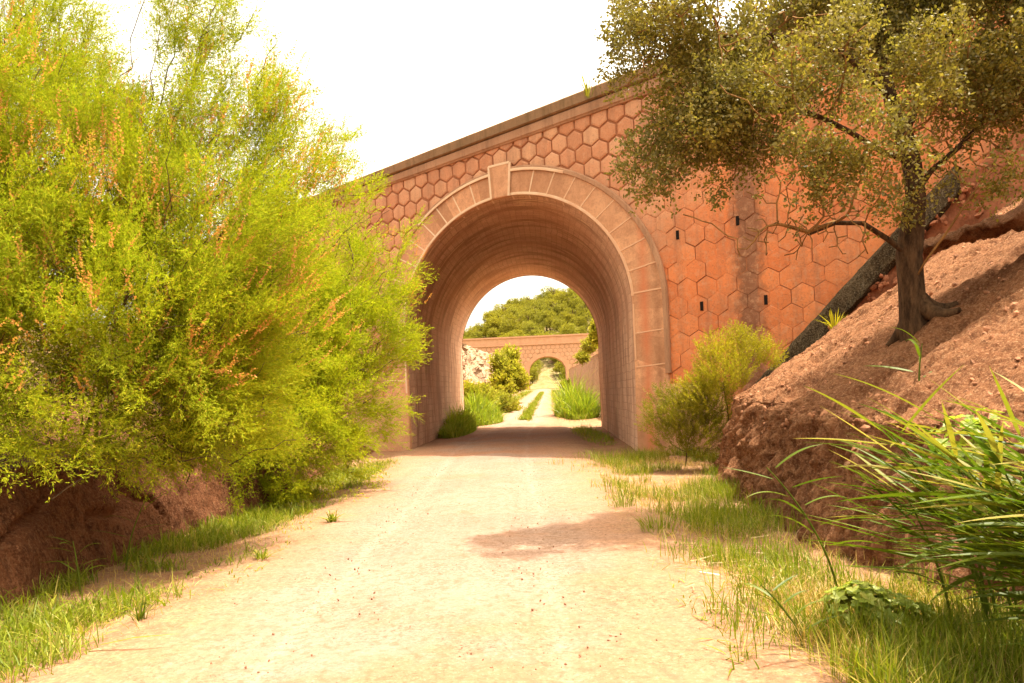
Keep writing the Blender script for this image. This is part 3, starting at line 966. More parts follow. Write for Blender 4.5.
# ------------------------------------------------------------------ tamarisks on the left bank
def tamarisk(label, base, blobs, n_att, n_spray, tm, mat, flower_frac=0.1, nstem=5, smin=0.75, smax=1.25, group=None, fl_z=2.0, zmin=-1.0):
    root = empty('tamarisk_tree', base)
    tag(root, label, 'tree', group)
    base = np.array(base, float)
    att, _ = in_blobs(blobs, n_att)
    starts = []
    bc = np.mean(np.array(blobs)[:, :3], 0)
    for k in range(nstem):
        b = np.array(blobs[(k * 2) % len(blobs)])[:3]
        o = base + np.array([R.uniform(-0.35, 0.35), R.uniform(-0.45, 0.45), -0.15])
        d = (b - o); d /= np.linalg.norm(d)
        starts.append({'from': -1, 'pts': [o, o + d * 0.2 + np.array([0, 0, 0.22]), o + d * 0.5 + np.array([0, 0, 0.42])]})
    nodes, par = colonize(att, starts, 0.17, 1.7, 0.22, 160, (0, 0, 0.12))
    r, kids = skeleton(nodes, par, 0.0045, 2.3)
    r = np.minimum(r, 0.09)
    mbw = MB(); draw_skeleton(mbw, nodes - base, par, np.maximum(r, 0.0055), kids)
    # sprays gather along boughs: each bough is a leafy rod with the sprays fanning off it
    per = 16
    nb = n_spray // per
    bp, bo = in_blobs(blobs, nb, 0.45)
    bd = bp - (base + np.array([0, 0, 0.8])); bd /= np.linalg.norm(bd, axis=1)[:, None]
    bd = 0.75 * bd + 0.35 * bo + np.array([0, 0, 0.28]) + R.normal(0, 0.22, bp.shape)
    bd /= np.linalg.norm(bd, axis=1)[:, None]
    bl_ = R.uniform(0.55, 1.25, nb)
    uu = R.random((nb, per))
    sag = np.array([0, 0, -0.22])
    pts = bp[:, None] + bd[:, None] * (bl_[:, None] * (uu - 0.5))[..., None] + sag * (bl_[:, None] * uu ** 2)[..., None] + R.normal(0, 0.035, (nb, per, 3))
    dirs = (bd[:, None] * 1.0 + sag * 0.9 * uu[..., None] + R.normal(0, 0.36, (nb, per, 3))).reshape(-1, 3)
    pts = pts.reshape(-1, 3)
    hole = np.repeat(fbm(bp * 1.15, 2, 161) > np.where(bp[:, 2] > 4.4, -0.20, -0.36), per)          # gaps between the boughs
    ok = hole & (pts[:, 2] > zmin + 0.12 * R.normal(0, 1, len(pts)))
    pts, dirs = pts[ok], dirs[ok]
    n_spray = len(pts)
    away = pts - (base + np.array([0, 0, 1.2])); away /= np.linalg.norm(away, axis=1)[:, None]
    mbf = MB()
    which = R.integers(0, len(tm), n_spray)
    for k in range(len(tm)):
        s = which == k
        stamp(mbf, tm[k], (pts - base)[s], dirs[s], R.uniform(smin, smax, s.sum()))
    # long wispy wands reaching out of the crown
    nw = n_spray // 150
    pw, ow = in_blobs(blobs, nw, 0.75)
    wp, wd = [], []
    for i in range(nw):
        d = 0.6 * away[R.integers(0, len(away))] + 0.9 * ow[i] + np.array([0, 0, 0.9]); d /= np.linalg.norm(d)
        L = R.uniform(0.5, 1.25)
        v = np.linspace(0, 1, 7)[:, None]
        c = (pw[i] - base) - d * 0.4 + d * L * v + np.array([0, 0, -0.12]) * L * v ** 2 + R.normal(0, 0.02, (7, 3))
        tube(mbw, c, np.linspace(0.009, 0.003, 7), 4)
        for q in range(int(6 * L)):
            t_ = R.uniform(0.3, 1.0); k_ = int(t_ * 6)
            wp.append(c[min(6, k_)]); wd.append(d + R.normal(0, 0.4, 3))
    mbw.build('branches', M['tama_bark'], root, True)
    stamp(mbf, FEATHER[0], np.array(wp), np.array(wd), R.uniform(0.45, 0.85, len(wp)))
    mbf.build('foliage', mat, root)
    if flower_frac > 0:
        nf = int(n_spray * flower_frac)
        cl = pts[R.choice(len(pts), max(4, nf // 14))]           # flower heads come in drifts
        cl = cl[(cl[:, 2] > fl_z)]
        if len(cl):
            pf = cl[R.integers(0, len(cl), nf)] + R.normal(0, 0.20, (nf, 3))
            df = (pf - base) / np.linalg.norm(pf - base, axis=1)[:, None] + R.normal(0, 0.25, pf.shape) + np.array([0, 0, 0.4])
            mb = MB()
            for k in range(3):
                s = np.arange(nf) % 3 == k
                stamp(mb, FLOWER[k], (pf - base)[s], df[s], R.uniform(0.7, 1.3, s.sum()))
            mb.build('flower_spikes', M['flower'], root)
    return root

tamarisk('tallest feathery yellow-green tamarisk with pink flower spikes, middle of the left bank',
         (-5.35, 9.6, 1.0),
         pblobs([(110, 205, 85, 9.3), (165, 130, 60, 9.8), (205, 60, 42, 10.0), (120, 320, 95, 8.7), (205, 250, 85, 9.2), (185, 365, 90, 9.0),
                 (240, 330, 70, 10.0), (150, 432, 58, 8.6), (250, 165, 60, 10.2), (265, 95, 32, 10.4), (215, 440, 55, 9.3), (290, 215, 55, 10.5),
                 (315, 165, 28, 10.8), (180, 5, 45, 10), (240, 20, 22, 10.2), (90, 455, 35, 8.2)], 1.15),
         1100, 14500, FEATHER, M['tama'], 0.13, 7, zmin=1.05)
tamarisk('soft rounded tamarisk overhanging the path edge just before the bridge',
         (-5.1, 16.2, 0.75),
         pblobs([(300, 270, 70, 15.0), (345, 300, 60, 15.2), (362, 345, 42, 15.2), (325, 390, 60, 14.6), (285, 425, 65, 13.8), (320, 455, 42, 14.0),
                 (265, 340, 70, 14.6), (375, 240, 34, 16), (352, 215, 30, 16.4), (362, 400, 30, 15.4), (388, 350, 20, 15.5), (388, 215, 16, 16.5), (260, 470, 40, 13.2)], 1.1),
         900, 8200, SOFT, M['tama2'], 0.05, 5, 0.8, 1.35)
tamarisk('tamarisk cut off by the left edge of the photo, tall bare twigs at its top',
         (-7.2, 8.6, 1.25),
         pblobs([(15, 140, 90, 9.0), (5, 270, 95, 8.5), (20, 390, 75, 7.8), (55, 60, 60, 10.0), (-60, 200, 110, 9.0), (10, 20, 55, 9.6), (60, 440, 42, 7.8),
                 (95, 110, 38, 10.0), (110, 40, 30, 10.5), (10, 455, 38, 7.4), (-70, 380, 90, 8)], 1.1),
         900, 10500, FEATHER, M['tama'], 0.14, 6, zmin=1.1)

# dark conifer showing at the top left corner
con = empty('conifer_tree', tuple(P(10, 380, 19) * np.array([1, 1, 0]) + np.array([0, 0, 2.6])))
tag(con, 'dark green conifer behind the tamarisks in the top left corner', 'tree')
cb = np.array(con.location)
mb = MB()
tube(mb, [(0, 0, -0.6), (0.05, 0, 3), (0, 0.1, 7.5), (0, 0, 11)], [0.2, 0.16, 0.1, 0.02], 8)
mb.build('trunk', M['oak_bark'], con, True)
nc = 1700
zz = R.uniform(1.0, 11.2, nc); rr = np.sqrt(R.random(nc)) * np.interp(zz, [1, 3, 8, 11.2], [1.0, 1.35, 1.0, 0.15]); aa = R.uniform(0, 6.283, nc)
pts = np.stack([rr * np.cos(aa), rr * np.sin(aa), zz], 1)
mb = MB()
for k in range(4):
    s = np.arange(nc) % 4 == k
    stamp(mb, FEATHER[k], pts[s], np.stack([np.cos(aa), np.sin(aa), np.full(nc, 0.9)], 1)[s], R.uniform(0.8, 1.3, s.sum()))
mb.build('crown', M['conifer'], con)

# ------------------------------------------------------------------ the oak on the right bank
OB = np.array([5.2, 10.2, 2.3])
KO = 10.2 / 11.5
def PO(x, y, Y): return P(x, y, Y * KO)
def oak_blobs(l): return pblobs([(x, y, r_, Y * KO) for x, y, r_, Y in l])
oak = empty('holm_oak', tuple(OB))
tag(oak, 'gnarled holm oak leaning over the path from the right earth bank', 'tree')
oblobs = oak_blobs([(960, 160, 26, 10.9), (985, 185, 22, 10.6), (770, 175, 26, 10.6), (835, 175, 26, 10.2), (860, 205, 16, 10.3), (730, 205, 18, 10.7), (1015, 175, 26, 10.6), (905, 165, 20, 9.9), (890, 215, 18, 10.0), (800, 205, 20, 10.4), (755, 195, 18, 10.5), (930, 110, 30, 10.2), (920, 190, 15, 10.3), (640, 50, 34, 10.6), (680, 30, 44, 10.8), (715, 70, 46, 11.0), (640, 15, 30, 10.6), (625, 75, 18, 10.4), (760, 45, 50, 11.4),
                 (650, 165, 32, 10.8), (690, 125, 46, 10.9), (725, 165, 38, 10.9), (665, 200, 20, 10.7), (640, 190, 16, 10.6), (735, 120, 40, 11.2),
                 (790, 150, 44, 10.2), (840, 130, 46, 10.1), (880, 165, 34, 10.2), (800, 185, 24, 10.2), (860, 95, 36, 10.8), (775, 110, 36, 10.9),
                 (810, 25, 50, 11.6), (870, 30, 50, 12.0), (930, 40, 46, 12.0), (985, 30, 55, 11.4), (1010, 100, 42, 11.0), (960, 95, 36, 11.6), (1040, 60, 60, 10.8),
                 (1000, 140, 26, 10.8), (700, -30, 50, 11.2), (800, -50, 70, 12.0), (920, -50, 80, 12.3), (1010, -40, 80, 11.6), (620, -15, 35, 10.6), (660, 20, 40, 10.0), (720, 20, 46, 10.1), (770, 70, 40, 10.2), (700, 100, 36, 10.2), (840, 60, 50, 10.4), (940, 60, 44, 10.6), (900, 195, 26, 11.2)])
bare = oak_blobs([(800, 225, 38, 10.4), (760, 240, 28, 10.4), (850, 230, 34, 10.6), (840, 200, 34, 10.4), (930, 140, 40, 11.3), (980, 150, 30, 11.2)])
att, _ = in_blobs(oblobs, 1300)
att2, _ = in_blobs(bare, 700)
tr = [OB + np.array([0, 0, -0.5]), OB + np.array([-0.06, 0, 0.15]), PO(912, 285, 11.5), PO(908, 255, 11.5), PO(912, 225, 11.5), PO(915, 195, 11.5), PO(913, 165, 11.5), PO(905, 135, 11.6),
      PO(893, 105, 11.7), PO(885, 75, 11.8), PO(880, 40, 11.9), PO(884, 5, 12.0)]
def limb(i, pts): return {'from': i, 'pts': pts}
starts = [limb(-1, tr),
          limb(3, [PO(888, 240, 11.3), PO(862, 222, 11.0), PO(835, 222, 10.8), PO(808, 232, 10.5), PO(788, 226, 10.4)]),
          limb(6, [PO(880, 150, 11.2), PO(850, 132, 11.0), PO(822, 118, 10.9), PO(790, 108, 10.9), PO(760, 112, 10.9)]),
          limb(8, [PO(868, 78, 11.5), PO(842, 52, 11.4), PO(806, 42, 11.3), PO(770, 35, 11.1), PO(730, 36, 10.9)]),
          limb(5, [PO(932, 172, 11.4), PO(955, 150, 11.2), PO(985, 120, 11.1), PO(1015, 92, 11.0)]),
          limb(7, [PO(918, 100, 11.8), PO(935, 70, 11.9), PO(950, 30, 12.0)]),
          limb(2, [PO(925, 262, 11.2), PO(945, 235, 10.9), PO(965, 205, 10.7), PO(990, 170, 10.5)])]
nodes, par = colonize(np.concatenate([att, att2]), starts, 0.12, 1.5, 0.15, 190, (-0.05, 0, 0.02))
rmin = {}
for i in range(12):
    rmin[i] = [0.24, 0.20, 0.155, 0.142, 0.135, 0.125, 0.112, 0.098, 0.082, 0.07, 0.055, 0.045][i]
r, kids = skeleton(nodes, par, 0.0062, 2.5, rmin)
r[12:] = np.minimum(r[12:], 0.085)
mb = MB(); draw_skeleton(mb, nodes - OB, par, r, kids, 0.028, 9)
for V_ in mb.v:
    V_ += (0.05 * fbm(V_ * np.array([5.0, 5.0, 1.8]), 3, 151))[..., None] * np.sign(R.normal(0, 1, 3))
# root flare
for a_, ln in ((2.4, 0.35), (4.9, 0.5), (0.4, 0.3), (5.7, 0.4)):
    pts = []
    for u in np.linspace(0, 1, 8):
        x = OB[0] + math.cos(a_ + 0.3 * u) * ln * u * 1.1; y = OB[1] + math.sin(a_ + 0.3 * u) * ln * u * 1.1
        z = float(right_bank_h(x, y)) + 0.30 * (1 - u) ** 2 - 0.02
        pts.append((x - OB[0], y - OB[1], z - OB[2]))
    tube(mb, pts, np.linspace(0.16, 0.03, 8), 7)
mb.build('trunk', M['oak_bark'], oak, True)
r = np.maximum(r, 0.0078)
mb = MB(); draw_skeleton(mb, nodes - OB, par, r, kids, 0.0, 0.028)
mb.build('twigs', M['twig'], oak, True)
nl = 26000
pts, out = in_blobs(oblobs, nl, 0.2)
dirs = out + np.array([-0.1, -0.1, 0.35]) + R.normal(0, 0.4, pts.shape)
# leaves gather on shoots: drop points in the gaps of a noise field so that sky and wall show through
gap = fbm(pts * 2.2, 3, 131)
keepm = gap > -0.035
mb = MB()
for k in range(5):
    s = (np.arange(nl) % 5 == k) & keepm
    stamp(mb, OAKS[k], (pts - OB)[s], dirs[s], R.uniform(0.8, 1.3, s.sum()))
mb.build('crown', M['oak'], oak)

# ledge of hard earth jutting out of the slope right of the trunk
pts = np.array([P(922, 238, 10.7), P(935, 233, 10.6), P(955, 226, 10.5), P(980, 217, 10.3), P(1005, 209, 10.0), P(1050, 194, 9.6), P(1100, 180, 9.2), P(1180, 160, 8.6)])
u = np.linspace(0, 1, 90); cc = np.stack([np.interp(u, np.linspace(0, 1, 8), pts[:, i]) for i in range(3)], 1)
mb = MB()
V = []
for i, c in enumerate(cc):
    rad = 0.15 * min(1, 0.35 + 8 * u[i])
    a = np.linspace(0, 2 * np.pi, 25)
    q = np.stack([0.5 * np.cos(a) * rad * 3.6, np.cos(a) * rad * 2.2, np.sin(a) * rad * 0.6 - 0.16 + 0.3 * np.cos(a) * rad], 1) + c
    V.append(q)
V = np.array(V)
V += (0.22 * fbm(V * np.array([3.0, 3.0, 6.0]), 4, 141, 0.65))[..., None] * np.array([0.5, 0.8, 1.0])
mb.add(V, grid_faces(len(cc), 25))
tag(mb.build('earth_ledge', M['bank'], None, True), kind='structure')

# ------------------------------------------------------------------ shrubs
def shrub(name, label, base, blobs, n, tm, mat, natt=160, group=None, smin=0.8, smax=1.2, cat='shrub', leafpart='foliage', step=0.1):
    root = empty(name, base)
    tag(root, label, cat, group)
    base = np.array(base, float)
    mb = MB()
    att, _ = in_blobs(blobs, natt)
    nodes, par = colonize(att, [{'from': -1, 'pts': [base + np.array([0, 0, -0.05]), base + np.array([0.02, 0, 0.1])]}], step, 3.0, step * 1.6, 90, (0, 0, 0.1))
    r, kids = skeleton(nodes, par, 0.003 * step / 0.1, 2.3)
    draw_skeleton(mb, nodes - base, par, np.minimum(r, 0.04 * step / 0.1), kids)
    mb.build('stems', M['tama_bark'], root, True)
    pts, out = in_blobs(blobs, n, 0.2)
    away = pts - base; away /= np.linalg.norm(away, axis=1)[:, None]
    dirs = away + 0.5 * out + np.array([0, 0, 0.4]) + R.normal(0, 0.3, pts.shape)
    mb = MB()
    for k in range(len(tm)):
        s = np.arange(n) % len(tm) == k
        stamp(mb, tm[k], (pts - base)[s], dirs[s], R.uniform(smin, smax, s.sum()))
    mb.build(leafpart, mat, root)
    return root

shrub('shrub', 'upper bright yellow-green shrub on the end of the right bank against the bridge wall', (4.35, 16.4, 0.9),
      pblobs([(722, 375, 26, 16.2), (748, 352, 20, 16.4), (700, 395, 20, 16.2), (735, 340, 12, 16.4), (768, 358, 14, 16.4), (712, 350, 14, 16.3)]), 1300, SHRUB, M['shrub'])
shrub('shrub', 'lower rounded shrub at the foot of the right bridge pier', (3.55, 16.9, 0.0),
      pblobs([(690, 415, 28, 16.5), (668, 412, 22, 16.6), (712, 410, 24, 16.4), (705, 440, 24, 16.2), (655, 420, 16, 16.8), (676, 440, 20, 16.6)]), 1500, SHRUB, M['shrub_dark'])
shrub('shrub', 'green shrub against the cutting wall beyond the tunnel, left of the far bridge', tuple(P(503, 394, 78)),
      pblobs([(507, 380, 8, 78), (500, 370, 5, 78), (513, 386, 6, 78), (509, 364, 5, 79), (503, 390, 6, 77)]), 900, FARSH, M['far_shrub'], 120, None, 3.0, 7.0, step=0.5)
shrub('shrub', 'golden bush low on the left verge behind the tunnel mouth', tuple(P(482, 412, 55)),
      pblobs([(482, 403, 10, 55), (500, 406, 8, 56), (470, 400, 9, 54), (510, 410, 5, 58)]), 1700, FARSH, M['far_shrub'], 100, None, 2.0, 3.6, step=0.4)
shrub('shrub', 'yellow bush trailing from the top of the far retaining wall', tuple(P(590, 346, 62)),
      pblobs([(597, 338, 5, 60), (590, 347, 3.5, 64), (583, 358, 3, 70), (601, 331, 6, 58)]), 2200, FARSH, M['far_shrub'], 80, None, 2.0, 3.4, step=0.35)
shrub('shrub', 'small dark bush right of the path in front of the far arch', tuple(P(566, 391, 150)),
      pblobs([(566, 386, 5, 150), (571, 388, 5, 148)]), 500, CLUMP, M['shrub_dark'], 40, None, 0.3, 0.5, step=0.5)

# ------------------------------------------------------------------ grass
def blades(mb, pts, hts, wid=0.006, lean=0.5, seg=3, curl=0.5, dirs=None):
    n = len(pts)
    if n == 0: return
    a = R.uniform(0, 6.283, n) if dirs is None else dirs
    ln = np.abs(R.normal(0, lean, n)) + 0.08
    u = np.linspace(0, 1, seg + 1)
    hx, hy = np.cos(a), np.sin(a)
    out = ln[:, None] * (u[None] ** (1 + curl)) * hts[:, None]
    zz = hts[:, None] * (u[None] - 0.35 * np.minimum(ln, 1.4)[:, None] * u[None] ** 2)
    c = np.stack([pts[:, 0:1] + hx[:, None] * out, pts[:, 1:2] + hy[:, None] * out, pts[:, 2:3] + zz], -1)
    w = (np.asarray(wid) * np.ones(n))[:, None] * np.array([0.8] + [1.0] * (seg - 1) + [0.08])[None]
    tw = a + R.normal(0, 0.6, n)
    sd = np.stack([-np.sin(tw), np.cos(tw), np.zeros(n)], -1)[:, None]
    V = np.stack([c - sd * w[..., None] / 2, c + sd * w[..., None] / 2], 2)
    base = (np.arange(n) * (seg + 1) * 2)[:, None]
    i = (np.arange(seg) * 2)[None]
    Fc = np.stack([base + i, base + i + 1, base + i + 3, base + i + 2], -1).reshape(-1, 4)
    mb.add(V.reshape(-1, 3), Fc)

def scatter(n, x0, x1, y0, y1, dens):
    X = R.uniform(x0, x1, n); Y = R.uniform(y0, y1, n)
    k = R.random(n) < dens(X, Y)
    X, Y = X[k], Y[k]
    return np.stack([X, Y, ground_h(X, Y) - 0.01], 1)

def nz2(X, Y, s, seed): return fbm(np.stack([X * s, Y * s, X * 0], -1), 3, seed)

# right verge: green tufts near the bank, dry straw between
def d_rg(X, Y):
    d = X - (path_c(Y) + path_hw(Y))
    w = np.maximum(right_foot(Y) - (path_c(Y) + path_hw(Y)), 0.4)
    return sstep(-0.05, 0.4, d / w + 0.4 * nz2(X, Y, 1.4, 201)) * (d < w + 0.1) * sstep(-0.2, 0.14, nz2(X, Y, 1.3, 207) + 0.02)
mb = MB()
q = scatter(60000, 0.6, 4.6, 3.2, 20.5, d_rg)
blades(mb, q, R.uniform(0.08, 0.34, len(q)) * (1 + 0.5 * nz2(q[:, 0], q[:, 1], 0.9, 211)), 0.007, 0.45)
tag(mb.build('verge_grass', M['grass']), 'green grass on the right verge at the foot of the bank', 'grass', None, 'stuff')
mb = MB()
q = scatter(20000, 0.6, 4.6, 3.0, 20.5, lambda X, Y: sstep(-0.1, 0.5, (X - path_c(Y) - path_hw(Y)) + 0.6 * nz2(X, Y, 1.6, 221)) * (X < right_foot(Y) + 0.1) * sstep(-0.15, 0.25, nz2(X, Y, 1.3, 223)))
blades(mb, q, R.uniform(0.05, 0.24, len(q)), 0.0045, 0.8)
tag(mb.build('dry_grass', M['dry']), 'dry straw-coloured grass on the right verge', 'dry grass', None, 'stuff')
# near right foreground: dense tall grass
mb = MB()
q = scatter(12000, 1.35, 3.1, 2.9, 5.4, lambda X, Y: sstep(0.0, 0.35, X - 1.35 - 0.18 * (Y - 3.0) + 0.5 * nz2(X, Y, 2.0, 231)) * sstep(-0.2, 0.3, nz2(X, Y, 1.7, 233)))
blades(mb, q, R.uniform(0.14, 0.42, len(q)), 0.0065, 0.5)
tag(mb.build('verge_grass', M['grass']), 'tall green grass in the lower right corner below the reeds', 'grass', None, 'stuff')
mb = MB()
q = scatter(7000, 1.2, 3.1, 2.9, 6.4, lambda X, Y: sstep(0.0, 0.4, X - 1.45 - 0.1 * (Y - 3.0) + 0.4 * nz2(X, Y, 2.0, 241)))
blades(mb, q, R.uniform(0.08, 0.34, len(q)), 0.004, 0.9)
tag(mb.build('dry_grass', M['dry']), 'pale dry grass in the lower right corner', 'dry grass', None, 'stuff')
# left verge
def d_lg(X, Y):
    d = (path_c(Y) - path_hw(Y)) - X
    w = np.maximum((path_c(Y) - path_hw(Y)) - left_foot(Y), 0.4)
    return sstep(0.05, 0.6, d / w + 0.4 * nz2(X, Y, 1.3, 251)) * sstep(-0.28, 0.12, nz2(X, Y, 1.5, 257))
mb = MB()
q = scatter(60000, -5.0, -2.4, 4.2, 21.0, d_lg)
blades(mb, q, R.uniform(0.04, 0.22, len(q)), 0.008, 0.9)
q = scatter(2200, -5.0, -3.0, 4.5, 14.0, d_lg)
blades(mb, q, R.uniform(0.16, 0.34, len(q)), 0.009, 0.6)
q = scatter(900, -5.0, -2.8, 4.5, 16.0, d_lg)
blades(mb, q, R.uniform(0.10, 0.26, len(q)), 0.026, 1.0)
tag(mb.build('verge_grass', M['grass']), 'green grass and low weeds along the foot of the left bank', 'grass', None, 'stuff')
mb = MB()
q = scatter(20000, -4.6, -2.2, 4.2, 22.0, lambda X, Y: sstep(0.0, 0.5, (path_c(Y) - path_hw(Y)) - X + 0.5 * nz2(X, Y, 1.7, 261)) * 0.5)
blades(mb, q, R.uniform(0.03, 0.12, len(q)), 0.005, 1.0)
tag(mb.build('dry_grass', M['dry']), 'thin dry grass between the left weeds and the path', 'dry grass', None, 'stuff')
mb = MB()
def d_sp(X, Y):
    e = np.abs(X - path_c(Y)) - path_hw(Y)
    return (e > -0.25) * (e < 1.3) * sstep(0.12, 0.3, nz2(X, Y, 2.4, 267))
q = scatter(16000, -4.6, 3.2, 4.2, 21.0, d_sp)
blades(mb, q, R.uniform(0.03, 0.10, len(q)), 0.012, 1.3)
tag(mb.build('low_weeds', M['grass']), 'scattered low weeds on the bare soil along both path edges', 'weeds', None, 'stuff')
# grass inside and beyond the tunnel
def tall_grass(name, label, cx, cy, rx, ry, n, h0, h1, mat, wid, lean=0.35):
    a = R.uniform(0, 6.283, n); rr = np.sqrt(R.random(n))
    X = cx + rr * rx * np.cos(a); Y = cy + rr * ry * np.sin(a)
    q = np.stack([X, Y, ground_h(X, Y) - 0.02], 1)
    mb = MB(); blades(mb, q, R.uniform(h0 * 0.5, h1, n) * (1.1 - 0.85 * rr ** 1.6) * (0.8 + 0.7 * nz2(X, Y, 0.9, 277)), wid, lean)
    return tag(mb.build(name, mat), label, 'grass', None, 'stuff')
tall_grass('tall_grass', 'lush tall grass at the left jamb inside the tunnel', -2.65, 36.5, 0.8, 5.5, 7000, 0.5, 1.9, M['lush'], 0.022, 0.6)
tall_grass('tall_grass', 'bright green tall grass left of the path just beyond the tunnel', -2.3, 45.0, 1.6, 4.0, 6000, 0.8, 2.4, M['lush'], 0.03, 0.55)
tall_grass('tall_grass', 'bright green reed clump right of the path beyond the tunnel', 3.75, 49.0, 1.3, 3.6, 6000, 1.0, 2.9, M['lush'], 0.03, 0.5)
tall_grass('tall_grass', 'dark grass at the right jamb inside the tunnel', 2.85, 31.0, 0.6, 6.5, 1500, 0.15, 0.6, M['lush'], 0.014, 0.8)
mb = MB()
q = scatter(16000, -6, 12, 44, 150, lambda X, Y: (np.abs(np.abs(X - path_c(Y)) - path_hw(Y) - 0.9) < 0.95) * 0.9)
blades(mb, q, R.uniform(0.2, 0.6, len(q)), 0.03, 0.5)
tag(mb.build('verge_grass', M['grass']), 'grass along both sides of the path beyond the tunnel', 'grass', None, 'stuff')
mb = MB()
Y = 43 + 90 * R.random(9000) ** 1.5; X = path_c(Y) + 0.15 + R.normal(0, 0.17, 9000)
kk = nz2(X, Y, 0.5, 271) > -0.25
q = np.stack([X, Y, rise(Y) + 0.03], 1)[kk]
blades(mb, q, R.uniform(0.10, 0.30, len(q)), 0.025, 0.6)
tag(mb.build('strip_grass', M['grass']), 'strip of dry grass between the wheel tracks beyond the tunnel', 'grass', None, 'stuff')

# ------------------------------------------------------------------ giant reeds and other single plants
def reed(label, base, height, lean, nleaf, leaflen, width, group=None, seed=0, az_bias=None, cat='reed', mat='reed', bare=0.25):
    g = np.random.default_rng(seed)
    root = empty('giant_reed', tuple(base))
    tag(root, label, cat, group)
    u = np.linspace(0, 1, 12)
    st = np.stack([lean[0] * u ** 1.6, lean[1] * u ** 1.6, height * (u - 0.12 * u ** 2)], 1)
    mb = MB(); tube(mb, st, np.linspace(0.011, 0.004, 12), 6)
    mb.build('stem', M[mat], root, True)
    mb = MB()
    for k in range(nleaf):
        t = bare + (1 - bare) * (k + 0.5) / nleaf
        p0 = np.array([np.interp(t, u, st[:, i]) for i in range(3)])
        az = (math.pi * (k % 2) + g.normal(0, 0.5)) if az_bias is None else az_bias + g.normal(0, 0.55)
        L = leaflen * g.uniform(0.7, 1.15) * (1.1 - 0.4 * t)
        el = g.uniform(0.0, 0.8) if az_bias is not None else g.uniform(0.3, 1.0)
        n_ = 9
        v = np.linspace(0, 1, n_)
        th = el - (g.uniform(0.05, 0.35) if az_bias is not None else el + g.uniform(-0.2, 0.45)) * v ** 1.5
        dr = np.cumsum(np.cos(th)) / n_ * L; dz = np.cumsum(np.sin(th)) / n_ * L
        c = p0 + np.stack([math.cos(az) * dr, math.sin(az) * dr, dz], 1)
        w = width * g.uniform(0.8, 1.2) * np.array([0.5, 0.9, 1.0, 1.0, 0.95, 0.8, 0.6, 0.35, 0.03])
        sd = np.array([-math.sin(az), math.cos(az), g.normal(0, 0.35)])
        V = np.stack([c - sd * w[:, None] / 2, c + np.array([0, 0, -1.0]) * w[:, None] * 0.22, c + sd * w[:, None] / 2], 1)
        mb.add(V, grid_faces(n_, 3))
    mb.build('leaves', M[mat], root, True)
    return root

gr = 'giant reeds crowding the right edge of the path'
for k in range(32):
    bx = 2.82 + 0.75 * R.random(); by = 3.6 + 1.7 * R.random()
    reed('giant reed with long arching dark green leaves in the clump at the right edge', (bx, by, float(ground_h(bx, by)) - 0.03),
         R.uniform(1.15, 1.8), (R.uniform(-0.65, -0.2), R.uniform(-0.3, 0.15)), 15, 0.95, 0.030, gr, 300 + k, math.pi + R.normal(0, 0.5), bare=0.33)
reed('single giant reed leaning left in front of the bank, left of the broad-leaved plant', (2.45, 6.2, -0.1), 1.25, (-0.55, -0.1), 9, 0.55, 0.024, None, 401, None, bare=0.35)
reed('short young reed beside the path below the bank, left of the leaning reed', (1.75, 5.0, -0.08), 0.52, (-0.25, 0.05), 8, 0.34, 0.017, None, 402, None)
reed('young reed standing on the red slope below the oak', (4.15, 8.2, float(right_bank_h(4.15, 8.2)) - 0.08), 0.5, (0.05, 0.0), 6, 0.5, 0.026, None, 403, None, bare=0.05)
reed('reed growing against the left earth bank under the tamarisk', (-4.3, 8.7, -0.1), 0.95, (0.25, 0.1), 8, 0.5, 0.018, None, 404, None)
reed('short reed at the foot of the left earth bank near the photo edge', (-4.2, 7.6, -0.1), 0.6, (-0.05, 0.0), 8, 0.42, 0.018, None, 405, None)

# broad-leaved plant below the reeds
def leafy(name, label, base, blobs, n, ll, lw, mat, cat='plant'):
    root = empty(name, tuple(base))
    tag(root, label, cat)
    base = np.array(base, float)
    tm = []
    for s_ in range(3):
        g = np.random.default_rng(500 + s_)
        V, Fc = [], []
        for i in range(5):
            a = i * 1.2566 + g.normal(0, 0.2)
            d = np.array([math.cos(a), math.sin(a), 0.45]); d /= np.linalg.norm(d)
            sd = np.array([-math.sin(a), math.cos(a), 0])
            l = ll * g.uniform(0.75, 1.15); w = lw * g.uniform(0.85, 1.15)
            pr_ = [(0, 0.05), (0.25, 0.8), (0.55, 1.0), (0.8, 0.6), (1.0, 0.03)]
            v0 = len(V)
            for q_, ww in pr_:
                c = d * l * q_ + np.array([0, 0, -0.25 * l * q_ ** 2])
                V += [c - sd * w / 2 * ww, c + np.array([0, 0, -0.12 * w * ww]), c + sd * w / 2 * ww]
            Fc += [f_ + v0 for f_ in grid_faces(5, 3)]
        tm.append((np.array(V), np.array(Fc)))
    pts, out = in_blobs(blobs, n, 0.55)
    mb = MB()
    for k in range(3):
        s = np.arange(n) % 3 == k
        stamp(mb, tm[k], (pts - base)[s], (out + np.array([0, -0.2, 0.8]) + R.normal(0, 0.2, pts.shape))[s], R.uniform(0.7, 1.2, s.sum()))
    mb.build('leaves', M[mat], root)
    mb = MB()
    for p_ in pts[::2]:
        b0 = R.normal(0, 0.03, 3) * np.array([1, 1, 0])
        tube(mb, [b0, (p_ - base) * 0.5 + R.normal(0, 0.015, 3), p_ - base], [0.004, 0.003, 0.002], 3)
    mb.build('stems', M['tama_bark'], root, True)
    return root
